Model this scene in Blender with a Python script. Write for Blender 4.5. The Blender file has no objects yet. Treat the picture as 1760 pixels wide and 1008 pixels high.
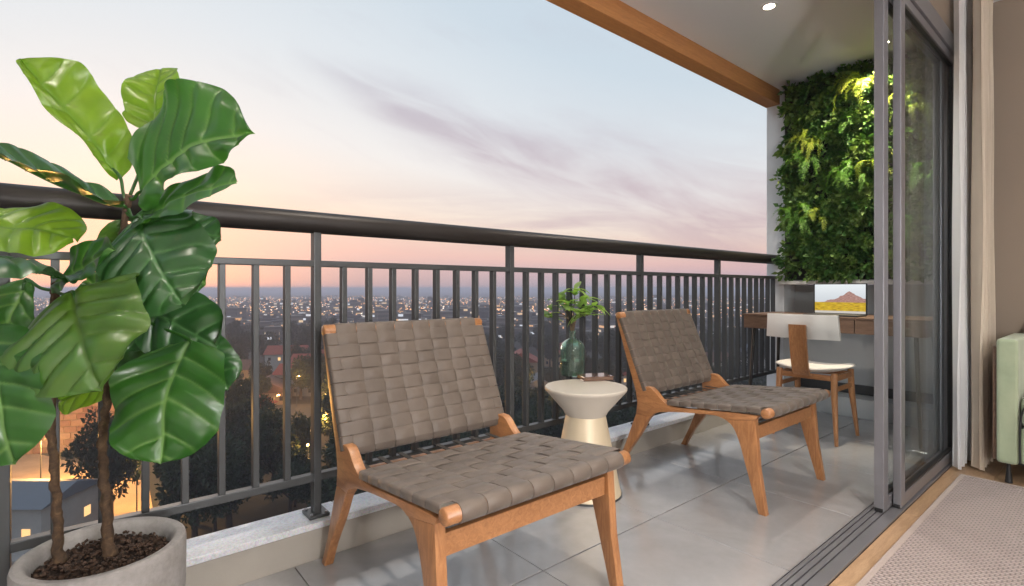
import bpy, bmesh, math, random
import numpy as np
from mathutils import Vector, Matrix
random.seed(7); np.random.seed(7)
R = math.radians
scene = bpy.context.scene
C = scene.collection

# ------------------------------------------------------------------ camera, sky, sun, exposure
YAW = R(50.2577); SN, CS = math.sin(YAW), math.cos(YAW)
FPX, HOR = 890.0, 496.0
cam = bpy.data.cameras.new('camera'); camo = bpy.data.objects.new('camera', cam); C.objects.link(camo)
camo.location = (0, 0, 1.0); camo.rotation_euler = (R(90), 0, YAW)
cam.sensor_width = 36; cam.lens = 36*FPX/1760; cam.shift_y = -(504-HOR)/1760
cam.clip_start = 0.05; cam.clip_end = 30000
scene.camera = camo
FWD = Vector((-SN, CS, 0)); RGT = Vector((CS, SN, 0)); UP = Vector((0, 0, 1))

def mk_world():
    w = bpy.data.worlds.new('World'); scene.world = w; w.use_nodes = True
    nt = w.node_tree; nt.nodes.clear(); N = nt.nodes; L = nt.links
    def m(op, a, b=None, c=None, clamp=False):
        n = N.new('ShaderNodeMath'); n.operation = op; n.use_clamp = clamp
        for i, x in enumerate((a, b, c)):
            if x is None: continue
            if isinstance(x, (int, float)): n.inputs[i].default_value = x
            else: L.new(x, n.inputs[i])
        return n.outputs[0]
    def dot(v, vec):
        n = N.new('ShaderNodeVectorMath'); n.operation = 'DOT_PRODUCT'; L.new(v, n.inputs[0]); n.inputs[1].default_value = vec
        return n.outputs['Value']
    tc = N.new('ShaderNodeTexCoord'); nrm = N.new('ShaderNodeVectorMath'); nrm.operation = 'NORMALIZE'
    L.new(tc.outputs['Generated'], nrm.inputs[0]); D = nrm.outputs[0]
    fx = dot(D, FWD); rx = dot(D, RGT); z = dot(D, (0, 0, 1))
    az = m('MULTIPLY', m('ARCTAN2', rx, fx), 57.2958)
    el = m('MULTIPLY', m('ARCSINE', z), 57.2958)
    glow = m('MULTIPLY_ADD', m('COSINE', m('MULTIPLY', m('ADD', az, 34.0), 0.0174533)), 0.5, 0.5)   # 1 at the sunset's azimuth
    g2 = m('POWER', glow, 10.0)
    # the sunset side keeps its warm pale band higher up
    ee = m('DIVIDE', el, m('MULTIPLY_ADD', g2, 0.75, 0.78))
    t = m('DIVIDE', m('ADD', ee, 10.0), 100.0, clamp=True)
    cr = N.new('ShaderNodeValToRGB'); L.new(t, cr.inputs[0]); e = cr.color_ramp
    pts = [(-10, (.22, .21, .24)), (-1, (.40, .36, .42)), (0.6, (.43, .38, .46)), (1.7, (.56, .43, .50)), (3.0, (.80, .52, .51)), (4.8, (.88, .66, .57)), (6.5, (.92, .79, .70)),
           (10.5, (.87, .84, .83)), (16, (.76, .80, .84)), (24, (.62, .71, .79)), (38, (.55, .66, .77)), (88, (.52, .64, .80))]
    e.elements[0].position = (pts[0][0]+10)/100; e.elements[0].color = (*pts[0][1], 1)
    e.elements[1].position = (pts[-1][0]+10)/100; e.elements[1].color = (*pts[-1][1], 1)
    for p, c in pts[1:-1]:
        q = e.elements.new((p+10)/100); q.color = (*c, 1)
    # clouds in (azimuth, elevation) degrees
    cv = N.new('ShaderNodeCombineXYZ')
    L.new(m('MULTIPLY', az, 0.055), cv.inputs[0]); L.new(m('ADD', m('MULTIPLY', el, 0.23), m('MULTIPLY', az, 0.075)), cv.inputs[1])
    ns = N.new('ShaderNodeTexNoise'); ns.inputs['Scale'].default_value = 1.25; ns.inputs['Detail'].default_value = 7; ns.inputs['Roughness'].default_value = .58
    ns.inputs['Distortion'].default_value = .5
    L.new(cv.outputs[0], ns.inputs['Vector'])
    cv2 = N.new('ShaderNodeCombineXYZ')
    L.new(m('MULTIPLY', az, 0.03), cv2.inputs[0]); L.new(m('MULTIPLY', el, 0.32), cv2.inputs[1]); cv2.inputs[2].default_value = 3.3
    ns2 = N.new('ShaderNodeTexNoise'); ns2.inputs['Scale'].default_value = 1.3; ns2.inputs['Detail'].default_value = 6; ns2.inputs['Roughness'].default_value = .6
    L.new(cv2.outputs[0], ns2.inputs['Vector'])
    # long bank of grey-mauve cloud sloping down to the right
    line = m('MULTIPLY_ADD', az, -0.345, 14.6)
    wid = m('MAXIMUM', m('MULTIPLY_ADD', az, 0.13, 3.9), 1.2)
    dd = m('DIVIDE', m('SUBTRACT', el, line), wid)
    band = m('POWER', 2.718, m('MULTIPLY', m('MULTIPLY', dd, dd), -1.0))
    band = m('MULTIPLY', band, m('MULTIPLY', m('ADD', az, 24.0), 0.12, clamp=True))
    dl = m('DIVIDE', m('SUBTRACT', el, m('MULTIPLY_ADD', az, -0.06, 7.0)), 3.2)
    low = m('MULTIPLY', m('POWER', 2.718, m('MULTIPLY', m('MULTIPLY', dl, dl), -1.0)), m('MULTIPLY', m('ADD', az, 30.0), 0.03, clamp=True))
    c1 = m('MULTIPLY', m('MULTIPLY', m('SUBTRACT', ns.outputs[0], 0.22), 2.7, clamp=True), band)
    c2 = m('MULTIPLY', m('MULTIPLY', m('SUBTRACT', ns2.outputs[0], 0.34), 3.4, clamp=True), m('MULTIPLY', low, 1.0))
    wisp = m('MULTIPLY', m('MULTIPLY', m('SUBTRACT', ns.outputs[0], 0.55), 3.0, clamp=True), 0.28)
    cl = m('MULTIPLY', m('ADD', m('MAXIMUM', c1, c2), wisp), m('MULTIPLY', el, .6, clamp=True), clamp=True)
    cc = N.new('ShaderNodeMix'); cc.data_type = 'RGBA'; L.new(m('DIVIDE', el, 22.0, clamp=True), cc.inputs[0])
    cc.inputs[6].default_value = (.62, .42, .46, 1); cc.inputs[7].default_value = (.49, .46, .54, 1)
    mx = N.new('ShaderNodeMix'); mx.data_type = 'RGBA'; L.new(m('MULTIPLY', cl, 0.80), mx.inputs[0])
    L.new(cr.outputs[0], mx.inputs[6]); L.new(cc.outputs[2], mx.inputs[7])
    # physical dusk sky adds its own blue overhead
    sky = N.new('ShaderNodeTexSky'); sky.sky_type = 'NISHITA'; sky.sun_disc = False
    sky.sun_elevation = R(2.0); sky.sun_rotation = SUN_ROT
    b1 = N.new('ShaderNodeBackground'); b1.inputs['Strength'].default_value = SKY_GAIN; L.new(mx.outputs[2], b1.inputs[0])
    b2 = N.new('ShaderNodeBackground'); b2.inputs['Strength'].default_value = 0.03; L.new(sky.outputs[0], b2.inputs[0])
    ad = N.new('ShaderNodeAddShader'); L.new(b1.outputs[0], ad.inputs[0]); L.new(b2.outputs[0], ad.inputs[1])
    o = N.new('ShaderNodeOutputWorld'); L.new(ad.outputs[0], o.inputs[0])
SUN_AZ = Vector(FWD*math.cos(R(-36)) + RGT*math.sin(R(-36)))       # where the sun has just set
SUN_ROT = math.atan2(SUN_AZ.x, SUN_AZ.y)
SKY_GAIN = 0.97
mk_world()
sun = bpy.data.lights.new('sun', 'SUN'); sun.energy = 0.5; sun.angle = R(12); sun.color = (1, .78, .62)
suno = bpy.data.objects.new('sun', sun); C.objects.link(suno)
sd = (SUN_AZ*math.cos(R(4)) + UP*math.sin(R(4)))
suno.rotation_euler = sd.to_track_quat('Z', 'Y').to_euler()
vs = scene.view_settings; vs.view_transform = 'Standard'; vs.look = 'None'; vs.exposure = 0; vs.gamma = 1; vs.use_curve_mapping = False
scene.render.engine = 'CYCLES'
cy = scene.cycles; cy.max_bounces = 10; cy.diffuse_bounces = 4; cy.glossy_bounces = 4; cy.transmission_bounces = 8; cy.transparent_max_bounces = 16
cy.volume_bounces = 1; cy.use_denoising = True; cy.sample_clamp_indirect = 6.0; cy.caustics_reflective = False; cy.caustics_refractive = False

# ------------------------------------------------------------------ helpers
def at(u, v, d):
    """world point seen at photo pixel (u, v) at distance d along the view axis"""
    return Vector((0, 0, 1)) + FWD*d + RGT*((u-880)/FPX*d) - UP*((v-HOR)/FPX*d)
def ground(u, v, z):
    return at(u, v, FPX*(1-z)/(v-HOR))

def tag(o, label=None, cat=None, group=None, kind=None):
    if label: o['label'] = label
    if cat: o['category'] = cat
    if group: o['group'] = group
    if kind: o['kind'] = kind
    return o
def thing(name, label, cat, loc=(0, 0, 0), rz=0, group=None):
    o = bpy.data.objects.new(name, None); C.objects.link(o); o.location = loc; o.rotation_euler = (0, 0, rz); o.empty_display_size = .1
    return tag(o, label, cat, group)
def link(name, me, parent=None, mat=None, loc=None):
    o = bpy.data.objects.new(name, me); C.objects.link(o)
    if parent: o.parent = parent
    if mat is not None and not me.materials: me.materials.append(mat)
    if loc is not None: o.location = loc
    return o
def from_bm(name, bm, mat=None, parent=None, smooth=False, loc=None):
    me = bpy.data.meshes.new(name); bm.normal_update(); bm.to_mesh(me); bm.free()
    if smooth:
        for p in me.polygons: p.use_smooth = True
    return link(name, me, parent, mat, loc)
def smooth_angle(o, ang=40):
    me = o.data
    for p in me.polygons: p.use_smooth = True
    bm = bmesh.new(); bm.from_mesh(me)
    for e in bm.edges:
        if len(e.link_faces) == 2 and e.calc_face_angle(0) > R(ang): e.smooth = False
    bm.to_mesh(me); bm.free()
    return o
def bm_box(bm, lo, hi, bev=0.0, seg=2, rot=None):
    lo = Vector(lo); hi = Vector(hi); c = (lo+hi)/2; s = hi-lo
    mtx = Matrix.Translation(c) @ (rot.to_4x4() if rot is not None else Matrix.Identity(4)) @ Matrix.Diagonal((*s, 1))
    r = bmesh.ops.create_cube(bm, size=1, matrix=mtx)
    if bev > 0:
        es = list({e for v in r['verts'] for e in v.link_edges})
        bmesh.ops.bevel(bm, geom=es, offset=bev, segments=seg, profile=.6, affect='EDGES', clamp_overlap=True)
def box(name, lo, hi, mat, parent=None, bev=0.0, seg=2):
    bm = bmesh.new(); bm_box(bm, lo, hi, bev, seg); return from_bm(name, bm, mat, parent)
def bm_tube(bm, pts, rad, seg=12, cap=True):
    pts = [Vector(p) for p in pts]; n = len(pts)
    if not hasattr(rad, '__len__'): rad = [rad]*n
    rings = []; prev = None
    for i, p in enumerate(pts):
        d = (pts[min(i+1, n-1)]-pts[max(i-1, 0)]).normalized()
        a = prev if prev is not None else (Vector((0, 0, 1)) if abs(d.z) < .9 else Vector((1, 0, 0)))
        a = (a-d*a.dot(d)).normalized(); b = d.cross(a); prev = a
        rings.append([bm.verts.new(p+(a*math.cos(t)+b*math.sin(t))*rad[i]) for t in [2*math.pi*k/seg for k in range(seg)]])
    for i in range(n-1):
        for k in range(seg):
            bm.faces.new((rings[i][k], rings[i][(k+1) % seg], rings[i+1][(k+1) % seg], rings[i+1][k]))
    if cap:
        bm.faces.new(list(reversed(rings[0]))); bm.faces.new(rings[-1])
def tube(name, pts, rad, mat, parent=None, seg=12):
    bm = bmesh.new(); bm_tube(bm, pts, rad, seg); bmesh.ops.recalc_face_normals(bm, faces=bm.faces[:])
    return smooth_angle(from_bm(name, bm, mat, parent))
def lathe(name, prof, mat, parent=None, seg=64, loc=None, ang=35):
    bm = bmesh.new(); rings = []
    for r, z in prof:
        rings.append([bm.verts.new((0, 0, z))] if r < 1e-6 else [bm.verts.new((r*math.cos(2*math.pi*k/seg), r*math.sin(2*math.pi*k/seg), z)) for k in range(seg)])
    for a, b in zip(rings, rings[1:]):
        for k in range(seg):
            if len(a) == 1 and len(b) == 1: continue
            if len(a) == 1: bm.faces.new((a[0], b[k], b[(k+1) % seg]))
            elif len(b) == 1: bm.faces.new((a[k], b[0], a[(k+1) % seg]))
            else: bm.faces.new((a[k], a[(k+1) % seg], b[(k+1) % seg], b[k]))
    bmesh.ops.recalc_face_normals(bm, faces=bm.faces[:])
    return smooth_angle(from_bm(name, bm, mat, parent, loc=loc), ang)
def catmull(P, n=5):
    P = [Vector((*p, 0)) if len(p) == 2 else Vector(p) for p in P]; out = []
    for i in range(len(P)-1):
        p0 = P[max(i-1, 0)]; p1 = P[i]; p2 = P[i+1]; p3 = P[min(i+2, len(P)-1)]
        for k in range(n):
            t = k/n
            out.append(.5*((2*p1)+(p2-p0)*t+(2*p0-5*p1+4*p2-p3)*t*t+(3*p1-p0-3*p2+p3)*t**3))
    out.append(P[-1]); return out
def prism_xz(name, poly, y0, y1, mat, parent=None, bev=.003):
    """outline in the XZ plane given depth along Y"""
    bm = bmesh.new(); vs_ = [bm.verts.new((p[0], y0, p[1])) for p in poly]; f = bm.faces.new(vs_)
    r = bmesh.ops.extrude_face_region(bm, geom=[f])
    for v in [g for g in r['geom'] if isinstance(g, bmesh.types.BMVert)]: v.co.y = y1
    bmesh.ops.recalc_face_normals(bm, faces=bm.faces[:])
    if bev:
        es = [e for e in bm.edges if abs(e.verts[0].co.y-e.verts[1].co.y) < 1e-6]
        bmesh.ops.bevel(bm, geom=es, offset=bev, segments=2, profile=.6, affect='EDGES', clamp_overlap=True)
    return smooth_angle(from_bm(name, bm, mat, parent), 32)
def copy_tree(o, parent=None):
    c = o.copy(); C.objects.link(c); c.parent = parent
    for ch in list(o.children): copy_tree(ch, c)
    return c

# ------------------------------------------------------------------ materials
class NT:
    def __init__(s, name):
        s.m = bpy.data.materials.new(name); s.m.use_nodes = True; s.t = s.m.node_tree; s.N = s.t.nodes; s.L = s.t.links
        s.b = s.N['Principled BSDF']; s.o = s.N['Material Output']
    def coord(s, kind='Object', scale=(1, 1, 1), rot=(0, 0, 0)):
        tc = s.N.new('ShaderNodeTexCoord'); mp = s.N.new('ShaderNodeMapping'); mp.inputs['Scale'].default_value = scale; mp.inputs['Rotation'].default_value = rot
        s.L.new(tc.outputs[kind], mp.inputs[0]); return mp.outputs[0]
    def wcoord(s, scale=(1, 1, 1)):
        g = s.N.new('ShaderNodeNewGeometry'); mp = s.N.new('ShaderNodeMapping'); mp.inputs['Scale'].default_value = scale
        s.L.new(g.outputs['Position'], mp.inputs[0]); return mp.outputs[0]
    def noise(s, vec, scale, detail=4, rough=.5, dist=0):
        n = s.N.new('ShaderNodeTexNoise'); n.inputs['Scale'].default_value = scale; n.inputs['Detail'].default_value = detail
        n.inputs['Roughness'].default_value = rough; n.inputs['Distortion'].default_value = dist
        s.L.new(vec, n.inputs['Vector']); return n.outputs[0]
    def ramp(s, fac, stops):
        n = s.N.new('ShaderNodeValToRGB'); s.L.new(fac, n.inputs[0]); e = n.color_ramp
        while len(e.elements) < len(stops): e.elements.new(.5)
        for el, (p, c) in zip(e.elements, stops):
            el.position = p; el.color = (*c, 1) if hasattr(c, '__len__') else (c, c, c, 1)
        return n.outputs[0]
    def math(s, op, a, b=None, clamp=False):
        n = s.N.new('ShaderNodeMath'); n.operation = op; n.use_clamp = clamp
        for i, x in enumerate((a, b)):
            if x is None: continue
            if isinstance(x, (int, float)): n.inputs[i].default_value = x
            else: s.L.new(x, n.inputs[i])
        return n.outputs[0]
    def mix(s, fac, a, b, mode='MIX'):
        n = s.N.new('ShaderNodeMix'); n.data_type = 'RGBA'; n.blend_type = mode
        for i, x in ((0, fac), (6, a), (7, b)):
            if isinstance(x, (int, float)): n.inputs[i].default_value = x
            elif isinstance(x, tuple): n.inputs[i].default_value = (*x, 1)
            else: s.L.new(x, n.inputs[i])
        return n.outputs[2]
    def set(s, **k):
        for n, v in k.items():
            key = {'base': 'Base Color', 'rough': 'Roughness', 'metal': 'Metallic', 'spec': 'Specular IOR Level', 'coat': 'Coat Weight', 'coatr': 'Coat Roughness',
                   'sheen': 'Sheen Weight', 'emit': 'Emission Color', 'estr': 'Emission Strength', 'trans': 'Transmission Weight', 'ior': 'IOR', 'sss': 'Subsurface Weight'}[n]
            i = s.b.inputs[key]
            if isinstance(v, (int, float)): i.default_value = v
            elif isinstance(v, tuple): i.default_value = (*v, 1)
            else: s.L.new(v, i)
        return s
    def bump(s, h, strength=.3, dist=.01):
        n = s.N.new('ShaderNodeBump'); n.inputs['Strength'].default_value = strength; n.inputs['Distance'].default_value = dist
        s.L.new(h, n.inputs['Height']); s.L.new(n.outputs[0], s.b.inputs['Normal']); return s
    def rnd(s):
        n = s.N.new('ShaderNodeObjectInfo'); return n.outputs['Random']
def plain(name, col, rough=.5, var=.12, nscale=8, bump=0, **k):
    t = NT(name); v = t.wcoord(); n = t.noise(v, nscale, 5, .6)
    t.set(base=t.ramp(n, [(.25, tuple(c*(1-var) for c in col)), (.75, tuple(min(1, c*(1+var)) for c in col))]),
          rough=t.ramp(n, [(.2, max(0, rough-.06)), (.8, min(1, rough+.06))]), **k)
    if bump: t.bump(t.noise(v, nscale*12, 4, .6), bump, .004)
    return t.m
def wood(name, dark, light, rough=.42, axis=(1, 1, 1), kind='Object', coat=.15):
    t = NT(name); v = t.coord(kind, axis)
    n = t.noise(v, 5, 6, .6, 1.4); n2 = t.noise(v, 38, 5, .7, .4)
    base = t.ramp(n, [(.28, dark), (.5, tuple((a+b)/2 for a, b in zip(dark, light))), (.72, light)])
    g = t.ramp(n2, [(.3, .72), (.62, 1.0)])
    base = t.mix(.75, base, g, 'MULTIPLY')
    t.set(base=base, rough=rough, coat=coat, coatr=.3); t.bump(n2, .25, .002); return t.m

M = {}
M['teak'] = wood('oiled orange wood', (.28, .115, .042), (.50, .235, .095), .38, (2.2, 9, 9), 'Object', .25)
M['teak_leg'] = wood('oiled orange wood upright grain', (.27, .11, .04), (.48, .225, .09), .38, (10, 10, 1.6), 'Object', .25)
M['walnut'] = wood('brown walnut board', (.12, .065, .04), (.22, .13, .085), .45, (1.5, 10, 10))
M['oak'] = wood('pale oak plank', (.36, .22, .12), (.52, .34, .20), .4, (9, 1.0, 9), 'Object', .3)
M['beam'] = wood('orange stained beam', (.56, .235, .075), (.68, .32, .115), .5, (8, .5, 8), 'Object', 0)
M['bronze'] = plain('dark bronze painted metal', (.022, .018, .016), .45, .12, 5, metal=.3)
M['bar'] = plain('dark grey painted metal', (.058, .062, .065), .38, .1, 5, metal=.25)
M['alu'] = plain('satin grey aluminium', (.24, .24, .26), .36, .06, 4, metal=.55)
M['alu_dark'] = plain('dark gasket', (.012, .011, .011), .5, .1)
M['black'] = plain('black metal', (.012, .012, .013), .4, .1)
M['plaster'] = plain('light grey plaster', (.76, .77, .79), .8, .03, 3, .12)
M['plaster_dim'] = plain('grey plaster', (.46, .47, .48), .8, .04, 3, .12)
M['ceiling'] = plain('white ceiling paint', (.87, .87, .88), .9, .02, 2, .05)
M['taupe'] = plain('taupe wall paint', (.25, .20, .155), .8, .04, 2.2, .1)
M['white_fab'] = plain('off white upholstery', (.74, .70, .66), .85, .05, 60, .35, sheen=.2)
M['cream_fab'] = plain('cream back panel', (.68, .66, .63), .6, .03, 4, .05)
M['soil'] = plain('potting soil', (.022, .012, .007), .95, .5, 60, .9)
M['render'] = plain('beige render', (.32, .295, .26), .75, .05, 10, .12)

def mk_granite():
    t = NT('pale speckled granite'); v = t.wcoord()
    vo = t.N.new('ShaderNodeTexVoronoi'); vo.inputs['Scale'].default_value = 260; t.L.new(v, vo.inputs['Vector'])
    n = t.noise(v, 90, 5, .7); n3 = t.noise(v, 9, 4, .6)
    a = t.ramp(n, [(.33, (.52, .53, .56)), (.5, (.68, .69, .73)), (.7, (.76, .78, .82))])
    a = t.mix(.18, a, vo.outputs['Color'], 'MULTIPLY'); a = t.mix(.4, a, t.ramp(n3, [(.3, .78), (.7, 1.0)]), 'MULTIPLY')
    t.set(base=a, rough=.32); t.bump(n, .12, .002); return t.m
M['granite'] = mk_granite()
def mk_tile():
    t = NT('grey porcelain tile'); v = t.wcoord((1, 1, 1)); r = t.rnd()
    n = t.noise(v, 2.2, 8, .62, .6); n2 = t.noise(v, 28, 6, .65)
    base = t.ramp(n, [(.28, (.285, .283, .29)), (.5, (.335, .333, .34)), (.75, (.385, .382, .39))])
    tint = t.ramp(r, [(0, .93), (1, 1.0)]); base = t.mix(1, base, tint, 'MULTIPLY')
    base = t.mix(.35, base, t.ramp(n2, [(.3, .86), (.7, 1.0)]), 'MULTIPLY')
    t.set(base=base, rough=t.ramp(t.noise(v, 7, 5, .65), [(.25, .13), (.75, .28)]), spec=1.0, coat=.35, coatr=.16); t.bump(n2, .05, .002); return t.m
M['tile'] = mk_tile()
M['grout'] = plain('grey grout', (.15, .15, .15), .9)
def mk_leather():
    t = NT('woven taupe leather strap'); v = t.coord('Object'); r = t.rnd()
    n = t.noise(v, 9, 4, .6); f = t.noise(v, 240, 4, .6)
    base = t.ramp(n, [(.3, (.098, .076, .061)), (.7, (.138, .109, .088))])
    base = t.mix(1, base, t.ramp(r, [(0, .86), (1, 1.0)]), 'MULTIPLY')
    t.set(base=base, rough=.52, spec=.4, sheen=.1); t.bump(f, .22, .0015); return t.m
M['strap'] = mk_leather()
M['strap_dark'] = plain('dark strap underside', (.03, .027, .024), .7)
def mk_leaf(name, lo, hi, vein, transl=.33, rough=.36):
    t = NT(name); v = t.coord('Object'); a = t.N.new('ShaderNodeAttribute'); a.attribute_name = 'vein'
    n = t.noise(v, 7, 4, .6, .3); n2 = t.noise(v, 120, 3, .6)
    blot = t.noise(v, 26, 5, .7); base = t.ramp(n, [(.25, lo), (.75, hi)]); base = t.mix(t.math('MULTIPLY', t.math('SUBTRACT', blot, .60, True), 2.0, True), base, (.12, .11, .03)); base = t.mix(t.math('MULTIPLY', a.outputs['Fac'], .55), base, vein)
    t.set(base=base, rough=t.ramp(n, [(.2, rough-.04), (.8, rough+.1)]), spec=.55, coat=.25, coatr=.22); t.bump(n2, .06, .001)
    tr = t.N.new('ShaderNodeBsdfTranslucent'); t.L.new(t.mix(1, base, (1.9, 2.3, .8), 'MULTIPLY'), tr.inputs[0])
    mx = t.N.new('ShaderNodeMixShader'); mx.inputs[0].default_value = transl
    t.L.new(t.b.outputs[0], mx.inputs[1]); t.L.new(tr.outputs[0], mx.inputs[2]); t.L.new(mx.outputs[0], t.o.inputs[0]); return t.m
M['leaf'] = mk_leaf('mid green fig leaf', (.017, .078, .011), (.038, .13, .019), (.22, .38, .13))
M['leaf_dark'] = mk_leaf('dark green fig leaf', (.011, .050, .012), (.024, .088, .018), (.10, .23, .08), .12)
M['leaf_young'] = mk_leaf('yellow green young fig leaf', (.10, .20, .012), (.20, .33, .022), (.08, .19, .02), .38)
M['leaf_olive'] = mk_leaf('olive green fig leaf', (.065, .12, .010), (.035, .115, .016), (.06, .10, .02), .2)
def mk_glass(name='window glass', tint=(.93, .96, .97), fres=1.28, rough=0):
    t = NT(name); tr = t.N.new('ShaderNodeBsdfTransparent'); tr.inputs[0].default_value = (*tint, 1)
    gl = t.N.new('ShaderNodeBsdfGlossy'); gl.inputs['Roughness'].default_value = rough
    lw = t.N.new('ShaderNodeLayerWeight'); lw.inputs['Blend'].default_value = .5; mx = t.N.new('ShaderNodeMixShader')
    t.L.new(t.math('MULTIPLY_ADD' if False else 'ADD', t.math('MULTIPLY', t.math('POWER', lw.outputs['Facing'], 5.0), .46), .02), mx.inputs[0]); t.L.new(tr.outputs[0], mx.inputs[1]); t.L.new(gl.outputs[0], mx.inputs[2]); t.L.new(mx.outputs[0], t.o.inputs[0]); return t.m
M['glass'] = mk_glass()
def emis(name, col, s, sampling=True):
    t = NT(name); t.set(base=(.02, .02, .02), emit=col, estr=s)
    if not sampling: t.m.cycles.emission_sampling = 'NONE'
    return t.m

def light(name, kind, loc, energy, col, **k):
    l = bpy.data.lights.new(name, kind); l.energy = energy; l.color = col
    for a, b in k.items():
        if a not in ('parent', 'rot'): setattr(l, a, b)
    o = bpy.data.objects.new(name, l); C.objects.link(o); o.location = loc
    if 'parent' in k: o.parent = k['parent']
    if 'rot' in k: o.rotation_euler = k['rot']
    return o

# ------------------------------------------------------------------ balcony: floor, kerb, ceiling, beam, walls
YE = 4.65; YS = -3.0; CEI = 2.715
fl = box('balcony_floor', (-2.08, YS, -.25), (-.775, YE+.25, -.012), M['grout']); tag(fl, kind='structure')
tile_bm = bmesh.new(); bm_box(tile_bm, (-.5, -.5, -.5), (.5, .5, .5)); 
tx = [(-1.93, -1.341), (-1.339+.001, -.777)]
ty0 = [1.26+.67*k for k in range(-6, 7)]
meshes = {}
for (xa, xb) in tx:
    for ya in ty0:
        yb = ya+.67; y0, y1 = max(ya, YS), min(yb, YE)
        if y1-y0 < .05: continue
        key = (xa, round(y1-y0, 3))
        if key not in meshes:
            bm = bmesh.new(); bm_box(bm, (0, 0, -.012), (xb-xa-.0035, y1-y0-.0035, 0), .0012, 1)
            me = bpy.data.meshes.new('tile'); bm.to_mesh(me); bm.free(); me.materials.append(M['tile']); meshes[key] = me
        link('tile', meshes[key], fl, loc=(xa, y0, 0))
tile_bm.free()
kb = box('kerb', (-2.08, YS, -.011), (-1.932, YE-.002, .112), M['render'], bev=.004); tag(kb, kind='structure')
for i, (a, b) in enumerate([(-3, -1.12), (-1.117, .78), (.783, 2.68), (2.683, 4.646)]):
    box('coping_stone', (-2.086, a, .1125), (-1.926, b, .137), M['granite'], kb, .004)
ce = box('balcony_ceiling', (-1.961, YS, CEI), (-.67, YE+.3, CEI+.2), M['ceiling']); tag(ce, kind='structure')
bmo = box('ceiling_beam', (-2.08, YS, 2.59), (-1.963, YE-.004, 2.9), M['beam'], bev=.003)
tag(bmo, 'long orange wooden edge beam running along the outer edge of the balcony ceiling', 'beam')
# end wall : pillar, upper wall behind the planting, recessed lower wall with plinth
ew = thing('end_wall', 'grey plaster wall closing the far end of the balcony behind the desk and plants', 'wall', (-1.3, YE, 0))
def wpart(name, lo, hi, mat, bev=.0): 
    o = box(name, lo, hi, mat, None, bev); o.parent = ew; o.location = -Vector(ew.location); return o
wpart('pillar', (-2.078, YE, -.2), (-1.93, YE+.5, 2.9), M['plaster'], .004)
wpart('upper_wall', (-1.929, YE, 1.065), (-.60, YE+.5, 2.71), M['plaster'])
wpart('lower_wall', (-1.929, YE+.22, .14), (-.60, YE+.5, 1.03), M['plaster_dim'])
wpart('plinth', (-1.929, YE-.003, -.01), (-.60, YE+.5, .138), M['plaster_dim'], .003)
wpart('skirting', (-1.928, YE+.205, .139), (-.61, YE+.219, .215), M['bar'])
sh = box('wall_ledge', (-1.93, YE-.10, 1.032), (-.80, YE+.2195, 1.062), M['cream_fab'], bev=.003)
tag(sh, 'thin pale ledge across the end wall just under the vertical garden', 'shelf')
hw = thing('house_wall', 'taupe wall above and beside the sliding glass door', 'wall', (-.7, 4.2, 0))
def hpart(name, lo, hi, mat): 
    o = box(name, lo, hi, mat); o.parent = hw; o.location = -Vector(hw.location); return o
hpart('lintel', (-.775, YS, 2.442), (-.665, 4.10, 2.713), M['taupe'])
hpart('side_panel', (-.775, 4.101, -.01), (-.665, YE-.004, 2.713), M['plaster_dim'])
# ------------------------------------------------------------------ room
rf = box('room_floor', (-.66, YS, -.25), (3.6, 4.3, -.016), M['grout']); tag(rf, kind='structure')
pm = {}
k = 0
for i, xa in enumerate([-.659, -.469, -.279, -.089]):
    y = YS + (0.35*i) % 1.1
    y = YS
    first = True
    while y < 4.29:
        ln = (0.62+.37*i % 1.2) if first else 1.3
        first = False
        y1 = min(y+ln, 4.29)
        bm = bmesh.new(); bm_box(bm, (0, 0, -.015), (.188, y1-y-.002, 0), .001, 1)
        from_bm('floor_board', bm, M['oak'], rf, loc=(xa, y, 0)); y = y1
box('floor_area', (.101, YS, -.0155), (3.6, 4.29, 0), M['oak'], rf)
rc = box('room_ceiling', (-.664, YS, CEI-.002), (3.6, 4.3, CEI+.2), M['ceiling']); tag(rc, kind='structure')
bw = box('room_back_wall', (-.664, 4.2, 0), (3.6, 4.35, CEI-.004), M['taupe'])
tag(bw, 'plain taupe wall at the far end of the room behind the green armchair', 'wall')
bw2 = box('room_side_wall', (3.45, YS, 0), (3.6, 4.198, CEI-.004), M['plaster']); tag(bw2, 'plain light wall on the far side of the living room from the balcony', 'wall')
bw3 = box('room_rear_wall', (-2.1, YS-.15, 0), (3.6, YS-.002, CEI-.004), M['plaster']); tag(bw3, 'plain light wall closing the room and balcony behind the viewpoint', 'wall')

# ------------------------------------------------------------------ railing
rl = thing('balcony_railing', 'dark metal balcony railing with round handrail and upright bars along the kerb', 'railing', (-2.0, 0, .137))
def rp(o): o.location = Vector(o.location)-Vector(rl.location); return o
bm = bmesh.new(); bm_tube(bm, [(-2.0, YS+.01, 1.25), (-2.0, YE-.003, 1.25)], .0415, 28)
rp(smooth_angle(from_bm('handrail', bm, M['bronze'], rl)))
rp(box('mid_rail', (-2.017, YS+.01, 1.082), (-1.983, YE-.003, 1.106), M['bar'], rl, .003))
rp(box('bottom_rail', (-2.017, YS+.01, .268), (-1.983, YE-.003, .296), M['bar'], rl, .003))
posts = [-2.27, -1.21, -.165, .689, 1.648, 2.715, 3.665]
bm = bmesh.new(); bm_box(bm, (-.020, -.014, 0), (.020, .014, 1.075), .003)
pme = bpy.data.meshes.new('post'); bm.to_mesh(pme); bm.free(); pme.materials.append(M['bar'])
bm = bmesh.new(); bm_box(bm, (-.045, -.038, .0), (.045, .038, .012), .003)
bpm = bpy.data.meshes.new('base_plate'); bm.to_mesh(bpm); bm.free(); bpm.materials.append(M['bar'])
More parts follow.
